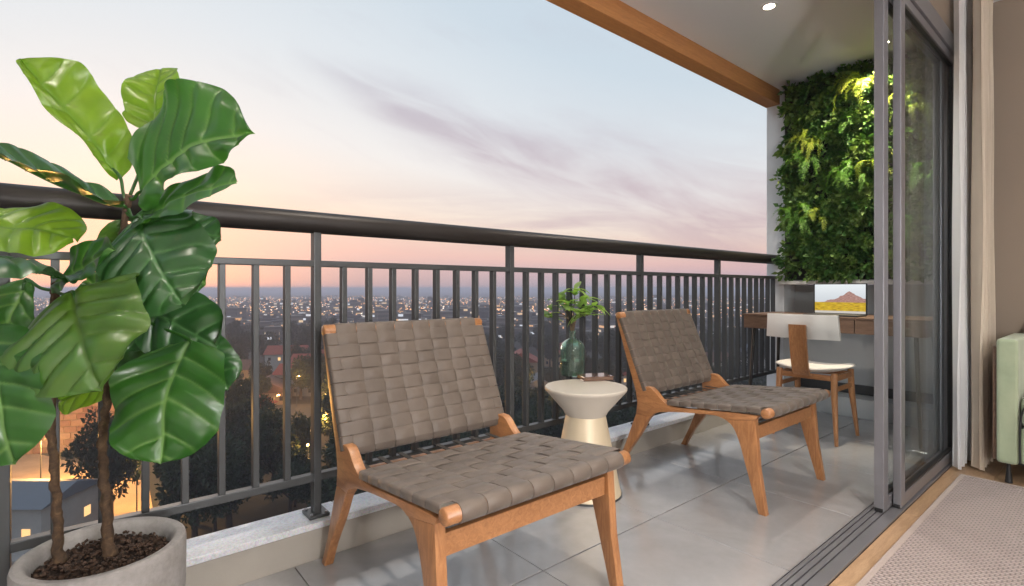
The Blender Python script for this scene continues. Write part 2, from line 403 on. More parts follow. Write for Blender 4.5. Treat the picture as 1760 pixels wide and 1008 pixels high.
bm = bmesh.new(); bm_tube(bm, [(0, 0, .0125), (0, 0, .0185)], .006, 6); bolt_me = bpy.data.meshes.new('bolt'); bm.to_mesh(bolt_me); bm.free(); bolt_me.materials.append(M['alu'])
for p in posts:
    po = link('post', pme, rl, loc=(0, p, 0)); link('base_plate', bpm, po, loc=(0, 0, .0005))
    for bx in (-.033, .033):
        for by in (-.027, .027): link('bolt', bolt_me, po, loc=(bx, by, .0005))
bm = bmesh.new(); bm_box(bm, (-.0155, -.010, .159), (.0155, .010, .9455), .002)
bme = bpy.data.meshes.new('baluster'); bm.to_mesh(bme); bm.free(); bme.materials.append(M['bar'])
allp = [YS-.05]+posts+[YE+.05]
for a, b in zip(allp, allp[1:]):
    n = max(1, round((b-a)/.107)); 
    for k in range(1, n): link('baluster', bme, rl, loc=(0, a+(b-a)*k/n, 0))

# ------------------------------------------------------------------ sliding door
def sash(x0, x1, y0, y1, label, st=.062):
    t = thing('sliding_door_panel', label, 'glass door', ((x0+x1)/2, y0, 0), group='sliding door panels')
    off = -Vector(t.location)
    def b(n, lo, hi, m, bev=.003): o = box(n, lo, hi, m, t, bev); o.location = off; return o
    b('stile', (x0, y0, .014), (x1, y0+st, 2.345), M['alu'], .004)
    b('stile', (x0, y1-st, .014), (x1, y1, 2.345), M['alu'], .004)
    b('bottom_rail', (x0+.001, y0+st+.0005, .014), (x1-.001, y1-st-.0005, .07), M['alu'])
    b('top_rail', (x0+.001, y0+st+.0005, 2.30), (x1-.001, y1-st-.0005, 2.344), M['alu'])
    xm = (x0+x1)/2
    for z0, z1 in ((.0705, .082), (2.288, 2.2995)): b('gasket', (xm-.012, y0+st+.001, z0), (xm+.012, y1-st-.001, z1), M['alu_dark'], 0)
    for ya, yb in ((y0+st+.0005, y0+st+.008), (y1-st-.012, y1-st-.0005)): b('gasket', (xm-.012, ya, .0825), (xm+.012, yb, 2.2875), M['alu_dark'], 0)
    b('glass_pane', (xm-.003, y0+st+.009, .083), (xm+.003, y1-st-.0125, 2.287), M['glass'], 0)
    b('roller_cap', (x0+.006, y0-.004, .0125), (x1-.006, y0+.03, .0138), M['black'], 0)
    b('roller_cap', (x0+.004, y0-.003, .0139), (x1-.004, y0-.0005, .028), M['black'], 0)
sash(-.743, -.704, 2.712, 3.83, 'outer grey framed sliding glass panel, stacked behind the inner one')
sash(-.700, -.668, 2.823, 3.94, 'inner grey framed sliding glass panel, nearest the curtain')
df = thing('door_frame', 'grey aluminium frame and floor track of the sliding balcony door', 'door frame', (-.72, 3.9, 0))
def dpart(name, lo, hi, mat, bev=.001): o = box(name, lo, hi, mat, df, bev); o.location = -Vector(df.location); return o
dpart('track_bed', (-.7748, YS, -.012), (-.6605, 4.098, .001), M['alu_dark'], 0)
for a, b_ in [(-.7745, -.7735), (-.770, -.7565), (-.7515, -.7345), (-.7295, -.7105), (-.7055, -.6605)]:
    dpart('track_rail', (a, YS+.001, .0011), (b_, 4.0, .010), M['alu'])
dpart('jamb', (-.774, 4.0, .0015), (-.666, 4.0995, 2.345), M['alu_dark'])
dpart('jamb_face', (-.742, 3.955, .011), (-.672, 3.999, 2.345), M['alu'])
dpart('head', (-.7745, YS+.001, 2.346), (-.658, 4.0995, 2.4415), M['alu'], .003)
dpart('head_gasket', (-.7, YS+.002, 2.3455), (-.672, 3.95, 2.3458), M['alu_dark'], 0)

# ------------------------------------------------------------------ downlights
def downlight(x, y, z, label, e, col=(1, .90, .79), spot=R(125), tilt=None, size=.055, face=60):
    t = thing('downlight', label, 'ceiling light', (x, y, z), group='recessed ceiling lights')
    lathe('trim_ring', [(.030, -.001), (.032, -.006), (.045, -.006), (.047, -.003), (.047, -.0005)], M['ceiling'], t, 40)
    lathe('lens', [(0, -.004), (.029, -.004), (.029, -.002)], emis('lit lens', (1, .83, .6), face), t, 32)
    l = light('downlight_lamp', 'SPOT', (0, 0, -.012), e, col, spot_size=spot, spot_blend=.6, shadow_soft_size=size, parent=t)
    if tilt: l.rotation_euler = tilt
    return t
downlight(-1.419, 3.211, CEI, 'small lit ceiling downlight above the far armchair on the balcony', 95)
downlight(-1.419, 1.15, CEI, 'lit balcony downlight overhead between the near armchair and the door', 95)
downlight(-1.419, -.9, CEI, 'lit balcony downlight overhead at the near end of the balcony', 80)
downlight(-1.12, 4.30, CEI, 'lit spotlight in front of the top of the vertical garden', 230, (1, .86, .62), R(88), (R(14), R(17), 0))
downlight(.35, 1.3, CEI-.002, 'lit room downlight over the rug near the door', 90)
downlight(1.4, .2, CEI-.002, 'lit room downlight over the middle of the rug', 80)
downlight(.35, -.9, CEI-.002, 'lit room downlight over the near side of the rug', 100)
downlight(.9, 3.0, CEI-.002, 'lit room downlight over the green armchair corner', 110)

pl_ = thing('fill_pendant', 'added frosted globe pendant, unseen fill light hanging over the living room rug', 'lamp', (1.25, .7, 2.2))  # unseen pendant added as fill to brighten the balcony ceiling and walls
lathe('globe', [(0, -.15)]+[(.15*math.sin(R(a)), -.15*math.cos(R(a))) for a in range(12, 175, 12)]+[(.02, .149)], emis('frosted fill globe', (1, .86, .70), 9), pl_, 32)
tube('cord', [(0, 0, .15), (0, 0, .512)], .004, M['black'], pl_, 8)
light('fill_pendant_light', 'POINT', (0, 0, -.35), 110, (1, .96, .92), shadow_soft_size=.16, parent=pl_)
gl_ = thing('fill_globe', 'added frosted globe lamp, unseen low fill light standing on the living room rug', 'lamp', (1.15, .25, .02))  # unseen low globe added so light reaches the balcony ceiling under the lintel
lathe('lamp_base', [(0, 0), (.11, 0), (.11, .02), (.02, .03), (.02, .45), (.05, .46), (.05, .47), (0, .47)], M['black'], gl_, 32)
lathe('globe', [(0, .471)]+[(.13*math.sin(R(a)), .60-.13*math.cos(R(a))) for a in range(12, 175, 12)]+[(0, .73)], emis('frosted low fill globe', (1, .92, .82), 9), gl_, 32)
light('fill_globe_light', 'POINT', (0, 0, .90), 130, (1, .98, .97), shadow_soft_size=.14, parent=gl_)
# ------------------------------------------------------------------ woven lounge chairs
def make_lounge(label):
    t = thing('lounge_chair', label, 'chair', (0, 0, 0), group='woven lounge chairs')
    W = .692; th = .034
    fr = []
    back = catmull([(0, .862), (.052, .70), (.105, .545), (.138, .45), (.149, .385), (.143, .325)], 4)
    arch = catmull([(.232, .322), (.258, .345), (.30, .36), (.395, .377), (.50, .39), (.60, .398), (.648, .388)], 4)
    top = catmull([(.80, .434), (.74, .431), (.64, .424), (.505, .410), (.39, .400), (.335, .408), (.295, .428), (.26, .462), (.235, .477)], 3)
    inner = catmull([(.197, .478), (.175, .51), (.145, .575), (.095, .71), (.038, .862)], 3)
    poly = [p[:2] for p in back+arch] + [(.785, .413)] + [p[:2] for p in top+inner]
    rear = [p[:2] for p in catmull([(.143, .324), (.118, .265), (.06, .12), (.0, 0)], 4)] + [(.031, 0)] + [p[:2] for p in catmull([(.031, 0), (.085, .10), (.165, .217), (.21, .295), (.2315, .3213)], 4)[1:]]
    front = [p[:2] for p in catmull([(.6485, .3875), (.684, .36), (.712, .30), (.742, .20), (.80, 0)], 4)] + [(.832, 0), (.800, .20), (.7845, .4125)]
    for y0, y1 in ((0, th), (W-th, W)):
        prism_xz('side_frame', poly, y0, y1, M['teak'], t)
        prism_xz('rear_leg', rear, y0+.001, y1-.001, M['teak_leg'], t)
        prism_xz('front_leg', front, y0+.001, y1-.001, M['teak_leg'], t)
    def cyl(name, x, z, r, y0, y1, mat):
        bm = bmesh.new(); ys = [y0, y0+.004, y1-.004, y1]; bm_tube(bm, [(x, y, z) for y in ys], [r-.004, r, r, r-.004], 20)
        bmesh.ops.recalc_face_normals(bm, faces=bm.faces[:]); return smooth_angle(from_bm(name, bm, mat, t), 50)
    cyl('top_rail', .026, .848, .0205, -.004, W+.004, M['teak'])
    cyl('front_rail', .832, .449, .0225, -.005, W+.005, M['teak'])
    cyl('seat_rear_rail', .322, .404, .014, .0342, W-.0342, M['strap_dark'])
    cyl('back_lower_rail', .192, .447, .014, .0342, W-.0342, M['strap_dark'])
    box('front_stretcher', (.752, th+.0005, .318), (.776, W-th-.0005, .378), M['teak'], t, .003)
    box('rear_stretcher', (.165, th+.0005, .335), (.187, W-th-.0005, .375), M['teak'], t, .003)
    box('edge_cord', (.776, th+.0005, .394), (.790, W-th-.0005, .410), M['bar'], t, .006)
    # ----- straps: a ribbon follows a centre line, its height alternates over and under at each crossing
    def ribbon(path, nrm, side, w, th_=.0024):
        bm = bmesh.new(); rows = []
        for p, n in zip(path, nrm):
            rw = []
            for k_, (a, b) in enumerate(((-1, .3), (-.975, 1), (.975, 1), (1, .3), (1, -1), (-1, -1))):
                rw.append(bm.verts.new(p+side*(a*w/2)+n*(b*th_/2)))
            rows.append(rw)
        for r0, r1 in zip(rows, rows[1:]):
            for k_ in range(6): bm.faces.new((r0[k_], r0[(k_+1) % 6], r1[(k_+1) % 6], r1[k_]))
        bm.faces.new(list(reversed(rows[0]))); bm.faces.new(rows[-1]); bmesh.ops.recalc_face_normals(bm, faces=bm.faces[:])
        return bm
    def weave(name, A, B, nlong, ncross, wrapA, wrapB, amp=.0027):
        # A, B: (x, z) of the woven plane's two ends; long straps run A->B, cross straps run along y
        A = Vector((A[0], 0, A[1])); B = Vector((B[0], 0, B[1])); Ld = (B-A).length; dr = (B-A).normalized(); n = Vector((-dr.z, 0, dr.x)); 
        if n.dot(Vector((.5, 0, 1))) < 0: n = -n
        y0, y1 = .0355, W-.0355; pl = (y1-y0)/nlong; pc = Ld/ncross
        sag = lambda s, yy: -.010*math.sin(math.pi*s)*math.sin(math.pi*(yy-y0)/(y1-y0))
        for i in range(nlong):
            yc = y0+pl*(i+.5); P = []; Nn = []
            for (q, nn) in wrapA: P.append(Vector((q[0], yc, q[1]))); Nn.append(Vector((nn[0], 0, nn[1])).normalized())
            m_ = ncross*8
            for k_ in range(m_+1):
                s = k_/m_; ph = s*ncross; o_ = math.cos(math.pi*(ph-.5+i)); o_ = max(-1, min(1, o_*1.7))
                e = min(1, s*Ld/.02, (1-s)*Ld/.02)
                P.append(A+dr*(s*Ld)+Vector((0, yc, 0))+n*(amp*o_*e+sag(s, yc))); Nn.append(n)
            for (q, nn) in wrapB: P.append(Vector((q[0], yc, q[1]))); Nn.append(Vector((nn[0], 0, nn[1])).normalized())
            smooth_angle(from_bm(name, ribbon(P, Nn, Vector((0, 1, 0)), pl-.0018), M['strap'], t), 50)
        for j in range(ncross):
            s = (j+.5)/ncross; c0 = A+dr*(s*Ld); P = []; Nn = []
            zt = .0022
            P += [c0+Vector((0, -.0020, 0))-n*.021, c0+Vector((0, -.0020, 0))-n*.006, c0+Vector((0, -.0005, 0))-n*.0005, c0+Vector((0, .004, 0))+n*zt]; Nn += [Vector((0, -1, 0)), Vector((0, -1, 0)), (Vector((0, -1, 0))+n).normalized(), n]
            m_ = nlong*8
            for k_ in range(m_+1):
                f = k_/m_; ph = f*nlong; o_ = -math.cos(math.pi*(j+ph-.5)) if True else 0
                o_ = -math.cos(math.pi*(ph-.5))*(1 if j % 2 == 0 else -1); o_ = max(-1, min(1, o_*1.7)); yy = y0+f*(y1-y0)
                e = min(1, f*(y1-y0)/.02, (1-f)*(y1-y0)/.02)
                P.append(c0+Vector((0, yy, 0))+n*(amp*o_*e+sag(s, yy)+.0022*(1-e))); Nn.append(n)
            P += [c0+Vector((0, W-.004, 0))+n*zt, c0+Vector((0, W+.0005, 0))-n*.0005, c0+Vector((0, W+.0020, 0))-n*.006, c0+Vector((0, W+.0020, 0))-n*.021]; Nn += [n, (Vector((0, 1, 0))+n).normalized(), Vector((0, 1, 0)), Vector((0, 1, 0))]
            smooth_angle(from_bm(name, ribbon(P, Nn, dr, pc-.0014), M['strap'], t), 50)
    def arc(cx, cz, r, a0, a1, n_=6):
        return [((cx+r*math.cos(R(a0+(a1-a0)*k_/n_)), cz+r*math.sin(R(a0+(a1-a0)*k_/n_))), (math.cos(R(a0+(a1-a0)*k_/n_)), math.sin(R(a0+(a1-a0)*k_/n_)))) for k_ in range(n_+1)]
    weave('seat_strap', (.336, .4235), (.812, .4705), 8, 7, arc(.322, .404, .0162, 250, 110), arc(.832, .449, .0247, 92, -100, 9))
    weave('back_strap', (.048, .838), (.209, .458), 8, 9, arc(.026, .848, .0225, 230, 40, 8), arc(.192, .447, .0162, 20, -120, 5), .0033)
    for i in range(8):
        yc = .0355+(W-.071)/8*i+.008
        box('link_strap', (.205, yc, .408), (.31, yc+.018, .4105), M['strap_dark'], t)
    return t
lc = make_lounge('near woven taupe leather lounge chair with orange wood frame, beside the potted fig')
lc.location = (-1.895, .672, 0)
lc2 = copy_tree(lc); lc2.location = (-1.865, 2.303, 0)
lc2['label'] = 'farther woven leather lounge chair with orange wood frame, between side table and desk chair'

# ------------------------------------------------------------------ side table, vase, sprigs, book
st = thing('side_table', 'round cream side table with a flared top on a conical base between the lounge chairs', 'table', (-1.725, 1.905, 0))
M['cream_stone'] = plain('satin brass lacquer', (.66, .56, .40), .46, .05, 5, .08, metal=.2)
M['cream_top'] = plain('pale cream top', (.55, .50, .43), .4, .03, 5, .05)
lathe('base', [(0, .001), (.168, .001), (.172, .004), (.172, .012), (.168, .02), (.099, .372), (.097, .3815), (0, .3815)], M['cream_stone'], st, 72)
lathe('foot_ring', [(.1735, 0), (.1745, .0), (.1745, .010), (.1735, .010)], M['bar'], st, 72)
lathe('top', [(0, .382), (.099, .382), (.103, .387), (.108, .40), (.197, .502), (.200, .507), (.200, .515), (.197, .519), (0, .5195)], M['cream_top'], st, 72)
vz = .520
va = thing('glass_vase', 'dark green glass bottle vase holding leafy sprigs on the side table', 'vase', tuple(ground(984, 646, vz)[:2])+(vz,))
tg = NT('green bottle glass'); tg.set(base=(.60, .86, .74), rough=.04, trans=.92, ior=1.5)
tg.b.inputs['Roughness'].default_value = .03
M['bottle'] = tg.m
lathe('bottle', [(0, .001), (.056, .001), (.062, .006), (.067, .02), (.067, .145), (.0655, .160), (.059, .176), (.046, .190), (.030, .200), (.020, .208), (.0175, .235), (.0215, .240), (.0215, .246), (.0175, .248),
                 (.0145, .246), (.0145, .210), (.026, .197), (.042, .186), (.055, .172), (.0615, .158), (.063, .143), (.063, .02), (.057, .008), (0, .008)], M['bottle'], va, 48)
tw = NT('dark water'); tw.set(base=(.02, .13, .06), rough=.0, trans=.85, ior=1.33); M['water_in'] = tw.m
lathe('water', [(0, .0085), (.0565, .0085), (.0625, .021), (.0625, .085), (0, .085)], M['water_in'], va, 40)
def leaf_mesh(L_, Wd, f, nx=10, ny=4, cup=.15, droop=.2, base=.0):
    vs_ = []; fs = []
    for i in range(nx+1):
        s = i/nx; w = Wd/2*f(s); z = -droop*L_*s*s
        for j in range(-ny, ny+1):
            tt = j/ny; vs_.append((tt*w, s*L_, z+cup*w*abs(tt)))
    n = 2*ny+1
    for i in range(nx):
        for j in range(n-1):
            a = i*n+j; fs.append((a, a+1, a+n+1, a+n))
    me = bpy.data.meshes.new('leaf'); me.from_pydata(vs_, [], fs); me.update()
    for p in me.polygons: p.use_smooth = True
    return me
M['sprig'] = mk_leaf('light green sprig leaf', (.20, .32, .10), (.40, .50, .20), (.45, .65, .2), .35, .4)
spm = [leaf_mesh(.105, .046, lambda s: math.sin(math.pi*min(1, s*.9+.08))**.8, 8, 3, .25, d) for d in (.1, .35, .6)]
for m_ in spm: m_.materials.append(M['sprig'])
rnd = random.Random(5)
top0 = Vector((0, 0, .24))
stems = [((-.115, .02, .36), 9), ((-.085, .03, .43), 9), ((-.03, -.02, .40), 8), ((.015, .0, .475), 9), ((.06, .02, .42), 10), ((.12, .0, .385), 10), ((.09, .03, .33), 8), ((-.14, -.01, .32), 6), ((.045, -.04, .35), 8)]
M['stem'] = plain('brown stem', (.09, .06, .03), .7)
for (e, n) in stems:
    e = Vector(e); e = RGT*e.x+FWD*e.y+UP*e.z
    mid = Vector((e.x*.25, e.y*.25, .32)); P = [Vector((e.x*-.1, e.y*-.1, .03)), Vector((0, 0, .24))+Vector((e.x, e.y, 0))*.06, mid, e]
    bm = bmesh.new(); bm_tube(bm, catmull(P, 6), .0022, 6); sto = smooth_angle(from_bm('sprig_stem', bm, M['stem'], va))
    for k in range(n):
        q = e.lerp(mid, rnd.random()*.45*(k > 2)); a = 2*math.pi*k/n+rnd.random(); 
        d = Vector((math.cos(a), math.sin(a), rnd.uniform(-.35, .9))).normalized()
        o = link('sprig_leaf', spm[rnd.randrange(3)], sto); y = d; x = d.cross(UP).normalized(); z = x.cross(y)
        sc = rnd.uniform(.65, 1.0); o.matrix_local = Matrix.Translation(q) @ Matrix((x, y, z)).transposed().to_4x4() @ Matrix.Diagonal((sc, sc, sc, 1))
bc = ground(1022, 652, vz)
bk = thing('book', 'thin brown covered book lying on the side table in front of the vase', 'book', (bc.x, bc.y, vz), YAW+R(14))
M['book'] = plain('glossy brown cover', (.13, .075, .055), .16, .08, 20, coat=.5)
box('cover', (-.083, -.056, 0), (.083, .056, .005), M['book'], bk, .002); box('pages', (-.078, -.053, .0052), (.08, .053, .0168), M['walnut'], bk, .001)
box('cover', (-.083, -.056, .017), (.083, .056, .022), M['book'], bk, .002)

# ------------------------------------------------------------------ fiddle leaf fig in a concrete pot
fg = thing('potted_fig', 'large fiddle leaf fig with two trunks in a round concrete pot', 'plant', (-1.69, .045, 0))
O = Vector(fg.location)
def mk_conc():
    t = NT('grey concrete pot'); v = t.coord('Object'); n = t.noise(v, 9, 7, .65); n2 = t.noise(v, 90, 4, .6)
    b = t.ramp(n, [(.3, (.20, .185, .175)), (.6, (.29, .275, .265)), (.8, (.35, .335, .325))]); b = t.mix(.4, b, t.ramp(n2, [(.35, .7), (.6, 1.0)]), 'MULTIPLY')
    t.set(base=b, rough=.75); t.bump(n2, .3, .002); return t.m
lathe('pot', [(0, 0), (.150, 0), (.158, .004), (.172, .10), (.178, .22), (.179, .325), (.176, .336), (.170, .340), (.158, .3395), (.152, .3365), (.147, .328), (.143, .322), (.143, .25), (0, .25)], mk_conc(), fg, 96)
bm = bmesh.new(); bmesh.ops.create_grid(bm, x_segments=90, y_segments=90, size=.1425)
rr = random.Random(3)
from mathutils import noise as mn
for v in bm.verts:
    r_ = v.co.length; v.co.z = .300+.016*mn.noise(v.co*38)+.010*mn.noise(v.co*90+Vector((3, 0, 0)))+.004*mn.noise(v.co*200)
bmesh.ops.delete(bm, geom=[v for v in bm.verts if math.hypot(v.co.x, v.co.y) > .1422], context='VERTS')
from_bm('soil', bm, M['soil'], fg, True)
# bark chips on the soil
vs_ = []; fs = []
for k in range(420):
    a = rr.random()*6.283; r_ = .136*math.sqrt(rr.random()); c = Vector((r_*math.cos(a), r_*math.sin(a), .306+rr.random()*.010)); q = Matrix.Rotation(rr.random()*6, 3, Vector((rr.random()-.5, rr.random()-.5, 1)).normalized())
    sx, sy, sz = rr.uniform(.002, .0055), rr.uniform(.0015, .004), rr.uniform(.001, .003); i0 = len(vs_)
    for dx in (-1, 1):
        for dy in (-1, 1):
            for dz in (-1, 1): vs_.append(tuple(c+q @ Vector((dx*sx, dy*sy, dz*sz))))
    fs += [tuple(i0+j for j in f) for f in ((0, 1, 3, 2), (4, 6, 7, 5), (0, 4, 5, 1), (2, 3, 7, 6), (0, 2, 6, 4), (1, 5, 7, 3))]
me = bpy.data.meshes.new('bark_chips'); me.from_pydata(vs_, [], fs)
M['chips'] = plain('brown bark chips', (.042, .021, .011), .85, .6, 90)
tag(link('bark_chips', me, fg, M['chips']), kind='stuff')
def mk_bark():
    t = NT('fig bark'); v = t.coord('Object', (1, 1, 1)); n = t.noise(v, 60, 6, .7, .6); n2 = t.noise(v, 14, 4, .6)
    b = t.ramp(n, [(.3, (.03, .017, .009)), (.55, (.09, .05, .024)), (.8, (.22, .14, .07))]); b = t.mix(.6, b, t.ramp(n2, [(.35, .45), (.7, 1.0)]), 'MULTIPLY')
    t.set(base=b, rough=.85); t.bump(n, .9, .004); return t.m
M['bark'] = mk_bark()
def trunk(pts, r0, r1):
    P = catmull([at(*p)-O for p in pts], 16); n = len(P); bm = bmesh.new(); rad = []
    for i in range(n):
        s = i/(n-1); rad.append((r0+(r1-r0)*s)*(1+.20*max(0, math.sin(i*1.05))**5+.10*mn.noise(Vector((i*.45, r0*900, 0))))*(1+.5*math.exp(-s*18)))
    P = [p+Vector((mn.noise(Vector((i*.33, 1, r0*100))), mn.noise(Vector((i*.33, 7, r0*100))), 0))*.0045 for i, p in enumerate(P)]
    bm_tube(bm, P, rad, 18)
    for v in bm.verts: v.co += v.normal*0 + Vector((mn.noise(v.co*70), mn.noise(v.co*70+Vector((9, 0, 0))), 0))*.0022
    bmesh.ops.recalc_face_normals(bm, faces=bm.faces[:]); return from_bm('trunk', bm, M['bark'], fg, True)
trunk([(188, 956, 1.33), (181, 850, 1.33), (176, 760, 1.335), (184, 690, 1.34), (192, 600, 1.345), (201, 500, 1.345), (210, 410, 1.345), (222, 335, 1.345)], .0108, .0075)
trunk([(101, 968, 1.305), (97, 860, 1.305), (88, 740, 1.31), (90, 640, 1.31), (93, 540, 1.305), (95, 485, 1.30)], .0102, .008)
def fprof(X, Y):
    F = np.interp(np.linspace(0, 1, 201), X, Y); F = np.convolve(np.pad(F, 5, mode='edge'), np.hanning(11)/np.hanning(11).sum(), 'valid'); F[-1] = .04; return F
PROF = {'fiddle': fprof([0, .03, .10, .22, .42, .60, .74, .85, .92, .97, 1], [.04, .34, .58, .74, .90, 1.0, .97, .86, .70, .48, .05]),
        'round': fprof([0, .03, .10, .22, .40, .58, .74, .86, .94, .98, 1], [.06, .42, .70, .88, .99, 1.0, .94, .80, .60, .40, .05]),
        'heart': fprof([0, .02, .06, .15, .32, .50, .66, .80, .90, .96, 1], [.45, .72, .88, .97, 1.0, .99, .91, .74, .54, .34, .05])}
def big_leaf(base, tip, width, nrm, mat, bend=.12, cup=.12, wav=.03, seed=0, side_bend=0.0, puck=.017, stem=None, nv=5.4, twist=0.0, prof='fiddle', asym=(1, 1)):
    b = at(*base); e = at(*tip); L_ = (e-b).length; dr = (e-b).normalized()
    n = (RGT*nrm[0]+UP*nrm[1]-FWD*nrm[2]); n = (n-dr*n.dot(dr)).normalized(); sd_ = dr.cross(n)
    rn = random.Random(seed); p1, p2, p3 = rn.random()*6, rn.random()*6, rn.random()*6
    NX, NY = 96, 22; vs_ = []; vein = []
    for i in range(NX+1):
        s = i/NX; w = width/2*float(np.interp(s, np.linspace(0, 1, 201), PROF[prof]))
        w *= 1+.03*math.sin(s*15+p1)*min(1, s*5)
        cz = bend*L_*math.sin(math.pi*s)+0*s; cx = side_bend*L_*math.sin(math.pi*s)
        tw = twist*(s-.3); ca, sa = math.cos(tw), math.sin(tw)
        w_ = w
        for j in range(-NY, NY+1):
            tt = j/NY; at_ = abs(tt); sg = 1 if tt >= 0 else -1; w = w_*asym[sg > 0]
            q = s-(.30*at_+.16*at_*at_)*(w/L_)*1.25-.03*(sg > 0); ph = ((q+.035*math.sin(q*9+p2))*(nv+.5*math.sin(p3))+.35)
            fr = ph-math.floor(ph); fr = min(fr, 1-fr)*2                     # 0 on a vein
            env = min(1, at_*5)*(1-at_**3*.6)*min(1, s*8)*min(1, (1-s)*6)
            h = puck*min(1.1, width/.25)*env*(fr**.42-.6)
            h -= .006*math.exp(-(at_*w/.006)**2)                            # midrib groove
            h += cup*w*(at_**1.6)
            ed = max(0, at_-.45)/.55
            h += wav*.55*(width/.25)*ed*ed*math.sin(s*11+(p2 if sg > 0 else p3)+.8*mn.noise(Vector((s*4, seed, sg))))
            h += .013*mn.noise(Vector((s*3.1, tt*1.4, seed*1.7)))
            lx, lz = tt*w+cx, h+cz
            vs_.append(b+dr*(s*L_+.02*L_*at_*math.sin(s*9+p1)*(.5))+sd_*(lx*ca-h*sa)+n*(cz+lx*sa*1.0+h*ca) - O)
            v1 = math.exp(-(at_*w/.0042)**2); v2 = math.exp(-((fr*(L_/nv)/2)/.0036)**2)*(1-at_**2*.6)*(s > .03)
            vein.append(min(1, v1+.75*v2))
    m_ = 2*NY+1; fs = []
    for i in range(NX):
        for j in range(m_-1):
            a = i*m_+j; fs.append((a, a+1, a+m_+1, a+m_))
    me = bpy.data.meshes.new('leaf'); me.from_pydata([tuple(v) for v in vs_], [], fs); me.update()
    at2 = me.attributes.new('vein', 'FLOAT', 'POINT'); at2.data.foreach_set('value', vein)
    for p in me.polygons: p.use_smooth = True
    o = link('leaf', me, fg, M[mat])
    if stem:
        sp = at(*stem); mid = (sp+b)/2-UP*.008
        P = catmull([sp-O, mid-O, b-O, b+dr*.03-O+n*(bend*L_*.1-.004)], 5)
        bm = bmesh.new(); bm_tube(bm, P, [.0042]*len(P), 8); from_bm('petiole', bm, M['leaf'], o, True)
    return o
big_leaf((207, 306, 1.36), (36, 100, 1.30), .215, (.62, .50, .62), 'leaf_young', .04, .20, .03, 1, .0, stem=(216, 345, 1.345), asym=(.38, 1))
big_leaf((264, 225, 1.46), (272, 114, 1.52), .17, (0, .2, 1), 'leaf_young', .05, .1, .03, 2, stem=(224, 335, 1.36), prof='round')
big_leaf((238, 332, 1.33), (434, 228, 1.20), .315, (-.15, .22, .96), 'leaf', .03, .08, .03, 3, -.10, .018, stem=(222, 342, 1.345), prof='heart', asym=(1.12, .50))
big_leaf((212, 354, 1.33), (-50, 250, 1.10), .20, (.05, .85, .42), 'leaf_dark', -.02, .30, .02, 4, stem=(220, 348, 1.345))
big_leaf((232, 380, 1.34), (405, 312, 1.22), .15, (-.15, .65, .78), 'leaf', .03, .12, .02, 5, stem=(219, 355, 1.345))
big_leaf((240, 372, 1.33), (312, 522, 1.20), .27, (.05, .22, 1), 'leaf_dark', .07, -.06, .03, 6, 0.02, .018, stem=(216, 365, 1.345), prof='round')
big_leaf((250, 384, 1.40), (380, 408, 1.42), .12, (0, .5, .9), 'leaf_dark', .03, .1, .02, 7, stem=(216, 372, 1.345))
big_leaf((212, 380, 1.38), (196, 480, 1.42), .11, (.3, .2, .9), 'leaf_olive', .05, .1, .02, 27, stem=(214, 375, 1.345))
big_leaf((-75, 392, 1.18), (128, 410, 1.20), .20, (-.05, .72, .60), 'leaf_young', .10, -.1, .03, 8)
big_leaf((108, 478, 1.27), (-85, 455, 1.02), .24, (.05, .66, .72), 'leaf_dark', .10, -.12, .03, 9, stem=(95, 500, 1.30), puck=.018)
big_leaf((92, 492, 1.28), (194, 428, 1.22), .125, (-.15, .55, .80), 'leaf', .03, .12, .03, 10, stem=(95, 500, 1.30))
big_leaf((200, 518, 1.37), (146, 480, 1.40), .10, (0, .5, .9), 'leaf', .03, .1, .02, 11, stem=(202, 520, 1.345))
big_leaf((126, 502, 1.20), (172, 672, 1.08), .30, (.02, .30, .95), 'leaf_olive', .09, -.05, .03, 12, .0, .018, stem=(95, 500, 1.30), prof='heart')
big_leaf((326, 584, 1.34), (274, 798, 1.22), .262, (.10, .28, .95), 'leaf', .08, -.05, .03, 13, .03, .018, stem=(200, 520, 1.345), prof='round')
big_leaf((225, 515, 1.37), (372, 596, 1.36), .20, (.1, .3, .95), 'leaf_dark', .04, .05, .03, 14, stem=(202, 510, 1.345))
big_leaf((318, 500, 1.40), (352, 612, 1.42), .11, (.3, .1, .95), 'leaf', .04, .1, .03, 15, stem=(202, 500, 1.345))
big_leaf((-20, 560, 1.14), (22, 800, 1.08), .20, (-.05, .25, .95), 'leaf', .08, -.05, .03, 16, -.05, .018, prof='round')
big_leaf((45, 480, 1.34), (0, 615, 1.32), .15, (0, .2, 1), 'leaf', .05, .1, .03, 17, stem=(95, 500, 1.30))
big_leaf((205, 652, 1.38), (98, 688, 1.40), .11, (0, .4, .9), 'leaf_young', .03, .1, .03, 18, stem=(192, 600, 1.345))
big_leaf((20, 600, 1.36), (95, 680, 1.38), .13, (0, .3, .9), 'leaf_dark', .03, .1, .03, 19, stem=(92, 560, 1.305))
big_leaf((232, 520, 1.40), (250, 640, 1.42), .17, (0, .2, .95), 'leaf_dark', .03, .1, .03, 20, stem=(200, 520, 1.345))
big_leaf((214, 470, 1.36), (262, 600, 1.36), .16, (0, .2, .95), 'leaf_dark', .03, .1, .03, 21, stem=(200, 480, 1.345))

big_leaf((225, 440, 1.38), (352, 486, 1.40), .15, (.1, .4, .9), 'leaf', .04, .1, .03, 31, stem=(208, 450, 1.345))
big_leaf((300, 560, 1.38), (392, 668, 1.36), .15, (.2, .3, .9), 'leaf_dark', .05, .05, .03, 32, stem=(198, 540, 1.345))
big_leaf((60, 560, 1.36), (-15, 700, 1.34), .16, (0, .3, .95), 'leaf', .05, .0, .03, 33, stem=(93, 560, 1.305), prof='round')

